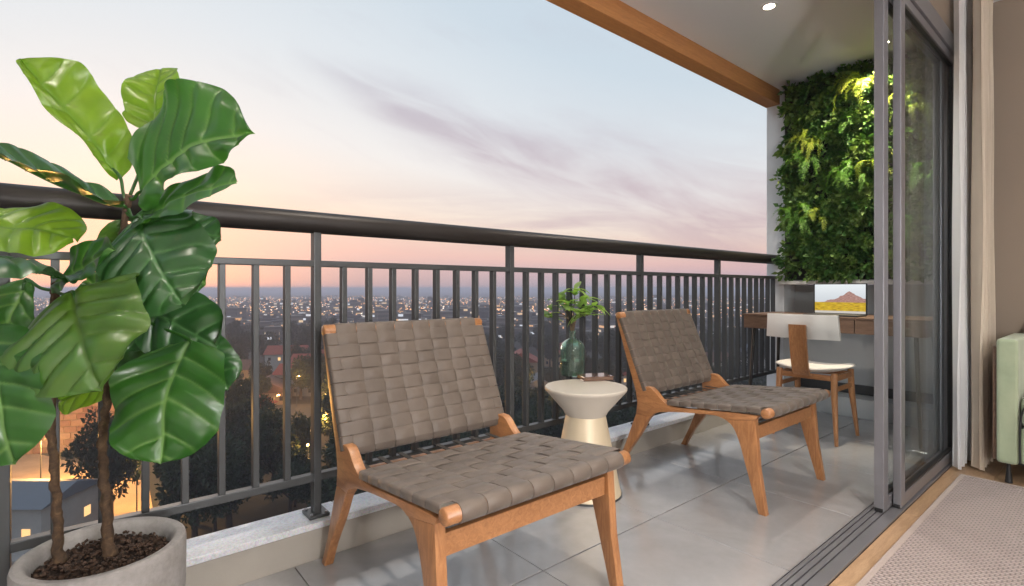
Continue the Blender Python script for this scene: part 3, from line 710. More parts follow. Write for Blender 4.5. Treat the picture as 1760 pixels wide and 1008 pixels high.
# ------------------------------------------------------------------ desk, laptop, dining chair
dk = thing('desk', 'brown wooden wall desk with shallow drawers and slim black legs under the ledge', 'desk', (-1.35, 4.3, 0))
def kp(o): o.location = Vector(o.location)-Vector(dk.location); return o
kp(box('desk_top', (-1.965, 3.98, .79), (-.80, YE-.105, .803), M['walnut'], dk, .002))
kp(box('apron', (-1.96, 4.0, .70), (-.805, YE-.11, .7895), M['walnut'], dk, .002))
for a, b in ((-1.955, -1.585), (-1.58, -1.205), (-1.20, -.81)): kp(box('drawer_front', (a, 3.986, .694), (b, 3.9995, .7885), M['walnut'], dk, .002))
for x, y, dx, dy in ((-1.90, 4.04, -.03, -.03), (-1.90, 4.48, -.03, .03), (-.88, 4.04, .03, -.03), (-.88, 4.48, .03, .03)):
    o = tube('leg', [(x, y, .699), (x+dx, y+dy, .001)], [.013, .010], M['black'], dk); kp(o)
lp = thing('laptop', 'open black framed laptop showing a mountain picture, standing on the desk', 'laptop', (-1.374, 4.24, .803))
box('keyboard_base', (-.172, -.20, .001), (.172, .0, .012), M['bar'], lp, .003)
sc_ = box('screen_housing', (-.1725, .002, .006), (.1725, .009, .232), M['black'], lp, .002)
def mk_screen():
    t = NT('laptop screen picture'); g = t.coord('Generated'); sep = t.N.new('ShaderNodeSeparateXYZ'); t.L.new(g, sep.inputs[0]); x, z = sep.outputs[0], sep.outputs[2]
    cx = t.N.new('ShaderNodeCombineXYZ'); t.L.new(x, cx.inputs[0]); n = t.noise(cx.outputs[0], 5.5, 6, .6)
    hump = t.math('SUBTRACT', 1.0, t.math('MULTIPLY', t.math('ABSOLUTE', t.math('SUBTRACT', x, .70)), 1.3))
    ridge = t.math('ADD', t.math('MULTIPLY', t.math('MULTIPLY', hump, hump), .42), t.math('ADD', t.math('MULTIPLY', t.math('SUBTRACT', n, .5), .28), .34))
    sky = t.ramp(z, [(.4, (.62, .66, .70)), (1, (.82, .86, .88))])
    n2 = t.noise(t.coord('Generated', (5, 5, 12)), 4, 6, .7); mt = t.ramp(n2, [(.3, (.15, .09, .11)), (.5, (.42, .22, .18)), (.7, (.55, .40, .36))])
    fld = t.ramp(t.noise(t.coord('Generated', (3, 3, 16)), 3, 5, .6), [(.3, (.12, .10, .015)), (.5, (.62, .38, .02)), (.7, (.75, .62, .05))])
    col = t.mix(t.math('LESS_THAN', z, ridge), sky, mt); col = t.mix(t.math('LESS_THAN', z, .38), col, fld)
    col = t.mix(t.math('LESS_THAN', z, .08), col, (.6, .56, .5)); t.set(base=(.01, .01, .01), rough=.3, emit=col, estr=1.0); return t.m
box('screen', (-.164, .0008, .016), (.164, .0018, .226), mk_screen(), lp)
dc = thing('desk_chair', 'orange wood dining chair with cream seat and curved cream back, pulled up to the desk', 'chair', (-1.40, 3.86, 0))
def seat_bm():
    bm = bmesh.new(); NXs, NYs = 24, 18; top = []; bot = []
    for i in range(NXs+1):
        rt = []; rb = []
        for j in range(NYs+1):
            u, v = i/NXs*2-1, j/NYs*2-1
            x = u*.225*math.sqrt(1-.28*v*v); y = v*.205*math.sqrt(1-.28*u*u)
            e = (1-max(abs(u), abs(v))**6)
            z = .465+.022*u*u-.010*(1-v*v)*(1-u*u)
            rt.append(bm.verts.new((x, y, z+.020*e))); rb.append(bm.verts.new((x*.985, y*.985, z-.018*e)))
        top.append(rt); bot.append(rb)
    for i in range(NXs):
        for j in range(NYs):
            bm.faces.new((top[i][j], top[i+1][j], top[i+1][j+1], top[i][j+1])); bm.faces.new((bot[i][j+1], bot[i+1][j+1], bot[i+1][j], bot[i][j]))
    for i in range(NXs):
        bm.faces.new((bot[i][0], bot[i+1][0], top[i+1][0], top[i][0])); bm.faces.new((top[i][NYs], top[i+1][NYs], bot[i+1][NYs], bot[i][NYs]))
    for j in range(NYs):
        bm.faces.new((top[0][j], top[0][j+1], bot[0][j+1], bot[0][j])); bm.faces.new((bot[NXs][j], bot[NXs][j+1], top[NXs][j+1], top[NXs][j]))
    bmesh.ops.recalc_face_normals(bm, faces=bm.faces[:]); return bm
from_bm('seat', seat_bm(), M['white_fab'], dc, True)
def back_panel():
    bm = bmesh.new(); n = 20; rows = []
    for i in range(n+1):
        u = i/n*2-1; yb = -.262+.045*u*u
        w = .218; r = []
        for (yy, zz, ws) in ((-.010, .672, 1.03), (-.012, .676, 1.03), (-.012, .824, .985), (-.008, .830, .985), (.008, .830, .985), (.012, .824, .985), (.012, .676, 1.03), (.010, .672, 1.03)):
            r.append(bm.verts.new((u*w*ws, yb+yy-.06*(zz-.75), zz)))
        rows.append(r)
    for a, b in zip(rows, rows[1:]):
        for k_ in range(8): bm.faces.new((a[k_], a[(k_+1) % 8], b[(k_+1) % 8], b[k_]))
    bm.faces.new(rows[0]); bm.faces.new(list(reversed(rows[-1]))); bmesh.ops.recalc_face_normals(bm, faces=bm.faces[:]); return bm
smooth_angle(from_bm('backrest', back_panel(), M['cream_fab'], dc), 40)
def slat(name, x0, x1, off, th_, z0=.43, z1=.765):
    bm = bmesh.new(); pts = catmull([(-.185, z0), (-.215, .47), (-.238, .56), (-.258, .68), (-.268, z1)], 5); rows = []
    for p in pts: rows.append([bm.verts.new((x, p[0]-off-yy, p[1])) for x, yy in ((x0, 0), (x1, 0), (x1, th_), (x0, th_))])
    for a, b in zip(rows, rows[1:]):
        for k_ in range(4): bm.faces.new((a[k_], a[(k_+1) % 4], b[(k_+1) % 4], b[k_]))
    bm.faces.new(rows[0]); bm.faces.new(list(reversed(rows[-1]))); bmesh.ops.recalc_face_normals(bm, faces=bm.faces[:])
    return smooth_angle(from_bm(name, bm, M['teak_leg'], dc), 40)
slat('back_splat', -.052, .052, .014, .016); slat('splat_inset', -.036, .036, .0305, .002, .45, .742)
for sx, sy in ((-1, -1), (1, -1), (-1, 1), (1, 1)):
    tx_, ty_ = sx*.168, sy*.150
    tube('leg', [(tx_, ty_, .455), (tx_+sx*.004, ty_+sy*.008, .30), (sx*.196, sy*.195, .001)], [.019, .019, .011], M['teak_leg'], dc, 16)
for sy in (-1, 1): box('seat_rail', (-.150, sy*.152-.010, .402), (.150, sy*.152+.010, .438), M['teak'], dc, .003)
for sx in (-1, 1):
    box('side_rail', (sx*.17-.010, -.132, .402), (sx*.17+.010, .132, .438), M['teak'], dc, .003); box('stretcher', (sx*.172-.008, -.14, .335), (sx*.172+.008, .14, .362), M['teak'], dc, .003)

# ------------------------------------------------------------------ vertical garden
vg = thing('vertical_garden', 'living green wall of ferns and mixed leaves above the desk, lit from above', 'green wall', (-1.3, YE, 1.065))
VO = Vector(vg.location)
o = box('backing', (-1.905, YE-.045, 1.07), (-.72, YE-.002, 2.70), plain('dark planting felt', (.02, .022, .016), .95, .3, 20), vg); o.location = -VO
def mk_fol(name, stops, transl=.2, rough=.45, fsc=8):
    t = NT(name); v = t.wcoord(); n = t.noise(v, fsc, 5, .7); b = t.ramp(n, stops)
    t.set(base=b, rough=rough, spec=.4)
    tr = t.N.new('ShaderNodeBsdfTranslucent'); t.L.new(t.mix(1, b, (1.5, 1.7, .8), 'MULTIPLY'), tr.inputs[0]); mx = t.N.new('ShaderNodeMixShader'); mx.inputs[0].default_value = transl
    t.L.new(t.b.outputs[0], mx.inputs[1]); t.L.new(tr.outputs[0], mx.inputs[2]); t.L.new(mx.outputs[0], t.o.inputs[0]); return t.m
M['fol'] = mk_fol('mixed wall foliage', [(.30, (.018, .055, .016)), (.44, (.05, .13, .03)), (.56, (.13, .21, .05)), (.72, (.25, .31, .09))])
M['frond_g'] = mk_fol('green fern', [(.3, (.08, .21, .03)), (.7, (.16, .32, .045))], .3)
M['frond_y'] = mk_fol('yellow green fern', [(.3, (.25, .34, .04)), (.7, (.42, .47, .08))], .35)
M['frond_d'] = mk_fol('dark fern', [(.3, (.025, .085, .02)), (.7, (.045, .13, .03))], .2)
rn = np.random.RandomState(11)
def leaf_cloud(n, sampler, size, name, mat, parent, kind='stuff'):
    """n small folded leaves (two quads each) at sampled positions and directions"""
    P, D = sampler(n); D /= np.linalg.norm(D, axis=1)[:, None]
    A = rn.normal(size=(n, 3)); S = np.cross(D, A); S /= np.linalg.norm(S, axis=1)[:, None]; Nn = np.cross(S, D)
    L_ = size*rn.uniform(.6, 1.3, n)[:, None]; Wd = L_*.30
    v0 = P; v1 = P+D*L_*.45+S*Wd+Nn*Wd*.3; v2 = P+D*L_; v3 = P+D*L_*.45-S*Wd+Nn*Wd*.3; v4 = P+D*L_*.45
    V = np.stack([v0, v1, v2, v3, v4], 1).reshape(-1, 3); i = np.arange(n)[:, None]*5
    F = np.concatenate([i+np.array([[0, 1, 2, 4]]), i+np.array([[0, 4, 2, 3]])]).reshape(-1, 4)
    me = bpy.data.meshes.new(name); me.vertices.add(len(V)); me.vertices.foreach_set('co', V.ravel()); me.loops.add(F.size); me.loops.foreach_set('vertex_index', F.ravel())
    me.polygons.add(len(F)); me.polygons.foreach_set('loop_start', np.arange(0, F.size, 4)); me.polygons.foreach_set('loop_total', np.full(len(F), 4)); me.update(calc_edges=True)
    o = link(name, me, parent, mat)
    if kind: tag(o, kind=kind)
    return o
_gc = np.stack([rn.uniform(-1.875, -.72, 620), YE-.035-rn.uniform(0, 1, 620)**1.4*.10, rn.uniform(1.10, 2.69, 620)], 1)
_gd = np.stack([rn.normal(0, .45, 620), -.9-.4*rn.rand(620), -.35+rn.normal(0, .45, 620)], 1)
def gw(n):
    i = rn.randint(0, 620, n); D = _gd[i]+rn.normal(0, .55, (n, 3))+np.array([0, 0, -.25]); D[:, 1] = -np.abs(D[:, 1])*.8
    D[_gc[i][:, 0] < -1.84, 0] -= .35
    P = _gc[i]+D/np.linalg.norm(D, axis=1)[:, None]*(rn.uniform(0, .075, n))[:, None]+rn.normal(0, .012, (n, 3)); P[:, 1] = np.minimum(P[:, 1], YE-.03); P[:, 2] = np.clip(P[:, 2], 1.085, 2.70)
    return P-np.array(VO), D
leaf_cloud(27000, gw, .050, 'foliage', M['fol'], vg)
def frond_mesh(L_, droop, seed):
    r_ = random.Random(seed); vs_ = []; fs = []; n = 24
    sp = [Vector((0, -L_*.62*math.sin(s*1.5), L_*(.34*math.sin(s*2.4)-droop*s*s))) for s in [k_/n for k_ in range(n+1)]]
    for i in range(1, n+1):
        p = sp[i]; d = (sp[i]-sp[i-1]).normalized(); ll = L_*.17*math.sin(math.pi*(.12+.86*(1-i/n)))**.7
        for sg in (-1, 1):
            s_ = Vector((sg, 0, 0)); e = (s_*.85+d*.6+Vector((r_.uniform(-.2, .2), r_.uniform(-.35, .35), -.45*r_.random()))).normalized(); w = d*ll*.13; i0 = len(vs_)
            vs_ += [tuple(p-w*.6), tuple(p+e*ll*.5-w), tuple(p+e*ll), tuple(p+e*ll*.45+w)]; fs.append((i0, i0+1, i0+2, i0+3))
    for a, b in zip(sp, sp[1:]):
        i0 = len(vs_); w = Vector((L_*.006, 0, 0)); vs_ += [tuple(a-w), tuple(a+w), tuple(b+w), tuple(b-w)]; fs.append((i0, i0+1, i0+2, i0+3))
    me = bpy.data.meshes.new('frond'); me.from_pydata(vs_, [], fs); me.update(); return me
fm = {}
for key in ('frond_g', 'frond_y', 'frond_d'):
    fm[key] = [frond_mesh(.23, dr_, i) for i, dr_ in enumerate((.35, .6, .85))]
    for m_ in fm[key]: m_.materials.append(M[key])
rg = random.Random(21)
def put_frond(x, z, key, ang, sc, y=None):
    o = link('frond', fm[key][rg.randrange(3)], vg); o.location = Vector((x, YE-.07 if y is None else y, z))-VO
    o.rotation_euler = (R(rg.uniform(-25, 15)), R(rg.uniform(-25, 25)), ang); o.scale = (sc, sc, sc)
cl = [(-1.30, 2.50, 'frond_y', 16, 1.0), (-1.70, 2.18, 'frond_y', 13, .9), (-1.72, 2.02, 'frond_g', 10, .95), (-1.36, 1.88, 'frond_g', 13, .95), (-1.22, 1.92, 'frond_y', 8, .9), (-1.76, 1.58, 'frond_g', 12, .95), (-1.62, 1.58, 'frond_y', 6, .85),
      (-1.45, 2.20, 'frond_g', 8, .85), (-1.0, 2.3, 'frond_y', 9, .9), (-.9, 1.8, 'frond_g', 10, .9), (-1.1, 1.45, 'frond_g', 8, .85)]
for (x, z, key, n, sc) in cl:
    for k in range(n): put_frond(x+rg.uniform(-.05, .05), z+rg.uniform(-.07, .05), key, R(rg.uniform(-80, 80)), sc*rg.uniform(.8, 1.25), YE-.15)
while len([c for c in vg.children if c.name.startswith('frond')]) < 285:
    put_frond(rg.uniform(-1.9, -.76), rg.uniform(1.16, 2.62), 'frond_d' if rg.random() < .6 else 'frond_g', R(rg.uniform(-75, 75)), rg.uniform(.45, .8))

# ------------------------------------------------------------------ room objects: curtains, rug, armchair, plant
def curtain(name, label, xc, y0, y1, amp, n, mat, z0=.015, z1=2.70, flare=.5):
    bm = bmesh.new(); NZ = 24; NU = n*14; rows = []
    for k_ in range(NZ+1):
        h = k_/NZ; z = z0+(z1-z0)*h; r = []
        for i in range(NU+1):
            s = i/NU; a = amp*(1+flare*.5*(1-h))*(.8+.35*mn.noise(Vector((s*6, 0, xc*9))))
            x = xc+a*math.sin(s*n*2*math.pi+.5*math.sin(h*2.2+s*5)+.3)+.012*mn.noise(Vector((s*5, h*3, 2)))
            y = y0+(y1-y0)*s+.010*math.sin(s*n*4*math.pi+1)*(1-h*.5)
            r.append(bm.verts.new((x, y, z)))
        rows.append(r)
    for a, b in zip(rows, rows[1:]):
        for i in range(NU): bm.faces.new((a[i], a[i+1], b[i+1], b[i]))
    o = from_bm(name, bm, mat, None, True); return tag(o, label, 'curtain')
def cloth(name, col, tr, sc=500):
    t = NT(name); v = t.wcoord(); n = t.noise(v, sc, 2, .5); t.set(base=t.ramp(t.noise(v, 6, 4, .6), [(.3, tuple(c*.93 for c in col)), (.7, col)]), rough=.9); t.bump(n, .25, .001)
    tl = t.N.new('ShaderNodeBsdfTranslucent'); tl.inputs[0].default_value = (*col, 1); mx = t.N.new('ShaderNodeMixShader'); mx.inputs[0].default_value = tr
    t.L.new(t.b.outputs[0], mx.inputs[1]); t.L.new(tl.outputs[0], mx.inputs[2]); t.L.new(mx.outputs[0], t.o.inputs[0]); return t.m
curtain('sheer_curtain', 'white sheer curtain gathered beside the sliding door, next to the glass', -.622, 3.66, 4.05, .022, 5, cloth('white sheer', (.86, .87, .89), .4))
curtain('curtain', 'beige curtain hanging in soft folds between the sheer curtain and the room wall', -.548, 3.74, 4.12, .030, 5, cloth('beige linen', (.62, .54, .44), .15))
rg_ = thing('rug', 'large beige pink woven rug lying on the room floor', 'rug', (1.0, 1.0, 0))
def mk_rug():
    t = NT('chunky woven rug'); v = t.wcoord(); sep = t.N.new('ShaderNodeSeparateXYZ'); t.L.new(v, sep.inputs[0])
    k_ = 2*math.pi/.0165
    r1 = t.math('FLOOR', t.math('DIVIDE', sep.outputs[1], .0165)); par = t.math('MULTIPLY', t.math('MODULO', r1, 2.0), .5)
    a = t.math('ABSOLUTE', t.math('SINE', t.math('MULTIPLY', t.math('ADD', t.math('DIVIDE', sep.outputs[0], .022), par), math.pi)))
    b = t.math('ABSOLUTE', t.math('SINE', t.math('MULTIPLY', t.math('DIVIDE', sep.outputs[1], .0165), math.pi)))
    h = t.math('POWER', t.math('MULTIPLY', a, b), .45); n = t.noise(v, 300, 4, .6); n2 = t.noise(v, 2, 4, .6)
    h2 = t.math('ADD', h, t.math('MULTIPLY', n, .35))
    base = t.ramp(h, [(.12, (.07, .05, .045)), (.42, (.27, .21, .195)), (.8, (.38, .31, .29))]); base = t.mix(.4, base, t.ramp(n2, [(.3, .85), (.7, 1.0)]), 'MULTIPLY')
    t.set(base=base, rough=.95, sheen=.2); t.bump(h2, 1.0, .006); return t.m
mk = mk_rug(); o = box('woven_field', (-.572, -2.6, .001), (2.4, 3.585, .0125), mk, rg_); o.location = -Vector(rg_.location)
M['hem'] = plain('rug hem', (.42, .35, .32), .9, .1, 200, .5)
for lo, hi in (((-.596, -2.6, .001), (-.5725, 3.61, .0115)), ((-.572, 3.5855, .001), (2.4, 3.61, .0115))):
    o = box('hem', lo, hi, M['hem'], rg_, .004); o.location = -Vector(rg_.location)
ac = thing('armchair', 'pale green upholstered armchair with black piping standing at the edge of the rug', 'armchair', (0, 3.75, 0))
t = NT('pale green bouclé'); v = t.wcoord(); n = t.noise(v, 260, 4, .6); t.set(base=t.ramp(t.noise(v, 9, 4, .6), [(.3, (.27, .33, .22)), (.7, (.35, .40, .27))]), rough=.9, sheen=.3); t.bump(n, .4, .002); M['green'] = t.m
def ap(o): o.location = -Vector(ac.location); return o
ap(box('arm', (-.452, 3.58, .115), (-.37, 4.12, .745), M['green'], ac, .022, 4)); ap(box('arm', (.37, 3.58, .115), (.452, 4.12, .745), M['green'], ac, .022, 4))
ap(box('side_board', (-.470, 3.62, .12), (-.4535, 4.10, .70), M['walnut'], ac, .003))
ap(box('seat_base', (-.366, 3.60, .12), (.366, 4.10, .30), M['green'], ac, .02, 3)); ap(box('seat_cushion', (-.364, 3.57, .302), (.364, 4.0, .47), M['green'], ac, .05, 5)); ap(box('backrest', (-.364, 4.0, .32), (.364, 4.16, .82), M['green'], ac, .05, 5))
bm = bmesh.new(); bm_tube(bm, catmull([(-.363, 3.572, .13), (-.363, 3.57, .30), (-.35, 3.566, .40), (-.30, 3.565, .455), (-.2, 3.565, .474), (.2, 3.565, .474)], 6), .005, 8)
ap(smooth_angle(from_bm('piping', bm, M['black'], ac)))
for x in (-.41, .41):
    for y in (3.63, 4.05): ap(tube('leg', [(x, y, .116), (x, y, .07), (x, y, .0125)], [.008, .010, .016], M['black'], ac, 12))
pt = thing('house_plant', 'small leafy green plant in a clay pot on a stool behind the armchair', 'plant', (-.18, 3.95, .0))
lathe('stool', [(0, .001), (.12, .001), (.13, .02), (.03, .05), (.02, .5), (.03, .70), (.11, .72), (.11, .74), (0, .74)], M['black'], pt, 24)
pt.location = (-.12, 4.02, 0)
pt.location = (-.31, 4.11, 0)
for ch in list(pt.children): bpy.data.objects.remove(ch)
ld = ground(1757, 700, 0)
lathe('pot', [(0, .826), (.035, .826), (.042, .88), (.038, .88), (.03, .87), (0, .87)], M['render'], pt, 24)
pt.location = (-.16, 4.08, 0)
hl = leaf_mesh(.17, .075, lambda s: math.sin(math.pi*min(1, s*.92+.05))**.8, 10, 4, .2, .3); hl.materials.append(M['leaf'])
for k in range(9):
    a = k*.75+.4; d = Vector((math.cos(a), math.sin(a)*.4, .5+.5*(k % 3)/2)).normalized(); x = d.cross(UP).normalized(); z = x.cross(d)
    o = link('leaf', hl, pt); o.matrix_local = Matrix.Translation(Vector((0, 0, .87))) @ Matrix((x, d, z)).transposed().to_4x4()
pt['label'] = 'small leafy green plant in a clay pot resting on the back of the armchair'

# ------------------------------------------------------------------ the city below
GZ = -30.0
def mk_ground():
    t = NT('dark urban ground'); v = t.wcoord(); n = t.noise(v, .02, 8, .65); n2 = t.noise(v, .6, 6, .65)
    b = t.ramp(n, [(.35, (.012, .016, .010)), (.5, (.025, .022, .016)), (.66, (.05, .042, .036))]); b = t.mix(.6, b, t.ramp(n2, [(.3, .4), (.7, 1.0)]), 'MULTIPLY')
    t.set(base=b, rough=.9); return t.m
bm = bmesh.new(); S = 9000
for i, (a, b) in enumerate(((-S, -S), (S, -S), (S, S), (-S, S))): bm.verts.new((a, b, GZ))
bm.verts.ensure_lookup_table(); bm.faces.new(bm.verts[:]); tag(from_bm('ground', bm, mk_ground()), kind='structure')
M['asph'] = plain('worn asphalt', (.045, .042, .04), .85, .2, .5)
M['earth'] = plain('pale earth road', (.34, .24, .15), .9, .18, .35, .3)
M['roof_grey'] = plain('grey sheet roof', (.11, .125, .15), .6, .1, 1.2)
M['wallw'] = plain('pale painted wall', (.34, .33, .32), .8, .1, .8)
M['wallb'] = plain('tan painted wall', (.28, .20, .13), .8, .15, .8)
M['roof_red'] = plain('red tile roof', (.23, .045, .028), .8, .25, 1.5)
M['roof_brown'] = plain('brown tile roof', (.10, .05, .035), .85, .25, 1.5)
M['sodium'] = emis('sodium street lamp', (1, .50, .14), 60)
M['win_lit'] = emis('lit window', (1, .60, .24), 1.3, False)
M['win_cool'] = emis('cool lit window', (.8, .9, 1), .9, False)
M['win_dark'] = plain('dark window', (.02, .022, .028), .15, .1)
M['fol_far'] = mk_fol('dusky tree foliage', [(.3, (.010, .020, .008)), (.6, (.022, .036, .013)), (.8, (.04, .05, .018))], .12, .7)
M['trunk_far'] = plain('tree bark', (.05, .035, .025), .9)
def sheet(name, pts, z, mat, kind='structure'):
    bm = bmesh.new(); bm.faces.new([bm.verts.new((p[0], p[1], z)) for p in pts]); bmesh.ops.recalc_face_normals(bm, faces=bm.faces[:])
    if bm.faces[:][0].normal.z < 0: bmesh.ops.reverse_faces(bm, faces=bm.faces[:])
    return tag(from_bm(name, bm, mat), kind=kind)
g = lambda u, v, z=GZ: ground(u, v, z)
sheet('dirt_road', [g(-330, 800), g(40, 775), g(150, 800), g(255, 830), g(262, 870), g(262, 960), g(200, 1080), g(-120, 1000)], GZ+.03, M['earth'])
sheet('street', [g(380, 700), g(660, 690), g(900, 735), g(1200, 800), g(1200, 880), g(900, 800), g(640, 735), g(380, 728)], GZ+.05, M['asph'])
sheet('avenue', [g(100, 640), g(1300, 622), g(1300, 632), g(100, 652)], GZ+.07, M['asph'])

def quad_obj(name, P, mat, parent):
    me = bpy.data.meshes.new(name); me.from_pydata([tuple(p) for p in P], [], [(0, 1, 2, 3)]); return link(name, me, parent, mat)
def house(c, w, d, h, rz, roofm, wallm, label, gable=True, group='houses below the balcony', lit=.3, rs=0, rh=.28):
    t = thing('house', label, 'house', (c[0], c[1], GZ), rz, group); r_ = random.Random(rs+int(c[0]*7))
    box('wall', (-w/2, -d/2, -.3), (w/2, d/2, h), wallm, t)
    ov = .5; bm = bmesh.new()
    if gable:
        zt = h+w*rh
        P = [(-w/2-ov, -d/2-ov, h-.1), (w/2+ov, -d/2-ov, h-.1), (w/2+ov, d/2+ov, h-.1), (-w/2-ov, d/2+ov, h-.1), (0, -d/2-ov, zt), (0, d/2+ov, zt)]
        v_ = [bm.verts.new(p) for p in P]
        for f in ((0, 4, 5, 3), (1, 2, 5, 4), (0, 1, 4), (2, 3, 5), (0, 3, 2, 1)): bm.faces.new([v_[i] for i in f])
    else: bm_box(bm, (-w/2-ov*.4, -d/2-ov*.4, h+.002), (w/2+ov*.4, d/2+ov*.4, h+.35))
    bmesh.ops.recalc_face_normals(bm, faces=bm.faces[:]); from_bm('roof', bm, roofm, t)
    fl_ = max(1, int(h/3))
    for f in range(fl_):
        for sgn in (-1, 1):
            n = max(1, int(w/3.2))
            for i in range(n):
                x = -w/2+w*(i+.5)/n; z = f*3+1.1; m_ = (M['win_lit'] if r_.random() < .7 else M['win_cool']) if r_.random() < lit else M['win_dark']
                box('window', (x-.45, sgn*(d/2+.03)-.03, z), (x+.45, sgn*(d/2+.03)+.03, z+1.1), m_, t)
            n = max(1, int(d/3.2))
            for i in range(n):
                y = -d/2+d*(i+.5)/n; z = f*3+1.1; m_ = M['win_lit'] if r_.random() < lit else M['win_dark']
                box('window', (sgn*(w/2+.03)-.03, y-.45, z), (sgn*(w/2+.03)+.03, y+.45, z+1.1), m_, t)
    return t
# grey roofed house at the lower left
hp = g(28, 960)
hs0 = house((hp.x, hp.y), 8, 13, 7.6, R(-39.7), M['roof_grey'], M['wallw'], 'pale house with a grey pitched roof seen through the bars left of the fig trunks', lit=.35, rh=.16, group=None)
box('door', (4.0, -1.2, 2.6), (4.08, -.2, 4.7), M['roof_red'], hs0); box('balcony_slab', (4.0, -6.4, 2.35), (5.4, 6.4, 2.55), M['wallw'], hs0)  # red door stands in for a small unclear reddish figure
# retaining wall of big stone blocks, lit by the street lamp
wa = g(-60, 790); wb = g(215, 770); dv = (wb-wa); ln = Vector((dv.x, dv.y, 0)).length; az_ = math.atan2(dv.y, dv.x)
rw = thing('retaining_wall', 'tall reddish block retaining wall lit orange behind the fig trunks', 'wall', (wa.x, wa.y, GZ), az_)
box('core', (0, .3, -.5), (ln, 1.5, 12), M['wallb'], rw)
def mk_blk():
    t = NT('reddish stone block'); v = t.wcoord(); r = t.rnd(); b = t.ramp(r, [(0, (.22, .10, .065)), (.5, (.30, .16, .11)), (1, (.36, .22, .15))]); b = t.mix(.5, b, t.ramp(t.noise(v, 1.2, 6, .7), [(.3, .55), (.7, 1.0)]), 'MULTIPLY')
    t.set(base=b, rough=.9); return t.m
mb = mk_blk(); rb_ = random.Random(2); bmz = []
for k in range(4):
    bm = bmesh.new(); bm_box(bm, (.06, -.02*k, .06), (1.94, .3, 1.14), .08, 1)
    for v in bm.verts: v.co += Vector((0, rb_.uniform(-.04, .04), 0))
    me = bpy.data.meshes.new('block'); bm.to_mesh(me); bm.free(); me.materials.append(mb); bmz.append(me)
nb = 0
for j in range(10):
    for i in range(int(ln/2)):
        if nb < 290: link('block', bmz[rb_.randrange(4)], rw, loc=(i*2+(j % 2)*.9, -.005, j*1.2)); nb += 1
# the small reddish figure by the house is left out; a red door stands in
dp = g(43, 935, GZ+.0)
# trees
TM = []
for k in range(4):
    rn = np.random.RandomState(40+k)
    cent = rn.normal(size=(26, 3)); cent /= np.linalg.norm(cent, axis=1)[:, None]; cent *= rn.uniform(.45, 1, 26)[:, None]*np.array([3.3, 3.3, 2.9]); cent[:, 2] += 6.3; rad = rn.uniform(.9, 1.7, 26)
    def smp(n):
        i = rn.randint(0, 26, n); q = rn.normal(size=(n, 3)); q /= np.linalg.norm(q, axis=1)[:, None]; P = cent[i]+q*(rad[i]*rn.uniform(.55, 1.05, n))[:, None]
        return P, q+rn.normal(0, .5, (n, 3))
    o = leaf_cloud(7000, smp, .46, 'crown', M['fol_far'], None, None); crown = o.data; bpy.data.objects.remove(o)
    bm = bmesh.new(); bm_tube(bm, [(0, 0, -.3), (.1, 0, 2), (.05, .1, 4.5), (0, 0, 6.5)], [.38, .28, .2, .08], 8)
    for j in range(5):
        a = j*1.3+k; bm_tube(bm, [(0, 0, 3.2+.4*j), (math.cos(a)*1.2, math.sin(a)*1.2, 4.6+.4*j), (math.cos(a)*2.3, math.sin(a)*2.3, 6+.3*j)], [.16, .1, .04], 6)
    me = bpy.data.meshes.new('trunk'); bm.to_mesh(me); bm.free(); me.materials.append(M['trunk_far']); TM.append((crown, me))
rt = random.Random(9)
def tree(p, s, label, group='dark trees between the houses'):
    t = thing('tree', label, 'tree', (p[0], p[1], GZ), rt.random()*6, group); k = rt.randrange(4); link('trunk', TM[k][1], t); link('crown', TM[k][0], t); t.scale = (s, s, s*rt.uniform(.9, 1.2)); return t
tb = tree(g(190, 905), 1.0, 'big dark tree standing on the dirt road behind the right fig trunk', None); tb.scale = (1.05, 1.05, 1.55)
tree(g(140, 745), 1.5, 'tree rising behind the top of the reddish block wall', None)
n = 0; tsp = []
while n < 290:
    u = rt.uniform(-60, 1330); v = rt.choice([rt.uniform(590, 640), rt.uniform(600, 700), rt.uniform(690, 960), rt.uniform(690, 960)])
    if u < 330 and 745 < v: continue
    on = False
    p = g(u, v)
    s = rt.uniform(.75, 1.35)
    if 700 < v < 722 and u > 380: continue
    tsp.append((u, v, p, s)); n += 1
def where(u):
    for a, w_ in ((-30, 'beyond the left edge of the fig'), (75, 'behind the leftmost fig leaves'), (150, 'behind the left fig trunk'), (235, 'behind the right fig trunk'), (330, 'behind the lower right fig leaf'), (410, 'in the first gap right of the fig'),
                  (465, 'in the second railing gap right of the fig'), (535, 'in the gap left of the post by the near chair'), (600, 'behind the left edge of the near chair'), (700, 'behind the left half of the near chair back'), (800, 'behind the right half of the near chair back'),
                  (870, 'just right of the near chair back'), (930, 'left of the side table'), (1000, 'behind the vase'), (1060, 'between vase and far chair'), (1140, 'behind the left of the far chair back'), (1220, 'behind the right of the far chair back'), (1280, 'right of the far chair'), (9999, 'near the desk')):
        if u < a: return w_
bins = {}
for q in sorted(tsp, key=lambda q: -q[1]): bins.setdefault(where(q[0]), []).append(q)
ORD = ['nearest', 'second nearest', 'third nearest', 'fourth nearest', 'fifth nearest', 'sixth nearest', 'seventh nearest', 'eighth nearest', 'ninth nearest', 'tenth nearest', 'eleventh nearest', 'twelfth nearest', 'thirteenth nearest', 'fourteenth nearest', 'fifteenth nearest']
for w_, L_ in bins.items():
    for i, q in enumerate(L_):
        tree(q[2], q[3], (ORD[i]+' dark tree seen '+w_) if i < 15 else 'far dark bushy tree seen '+w_)
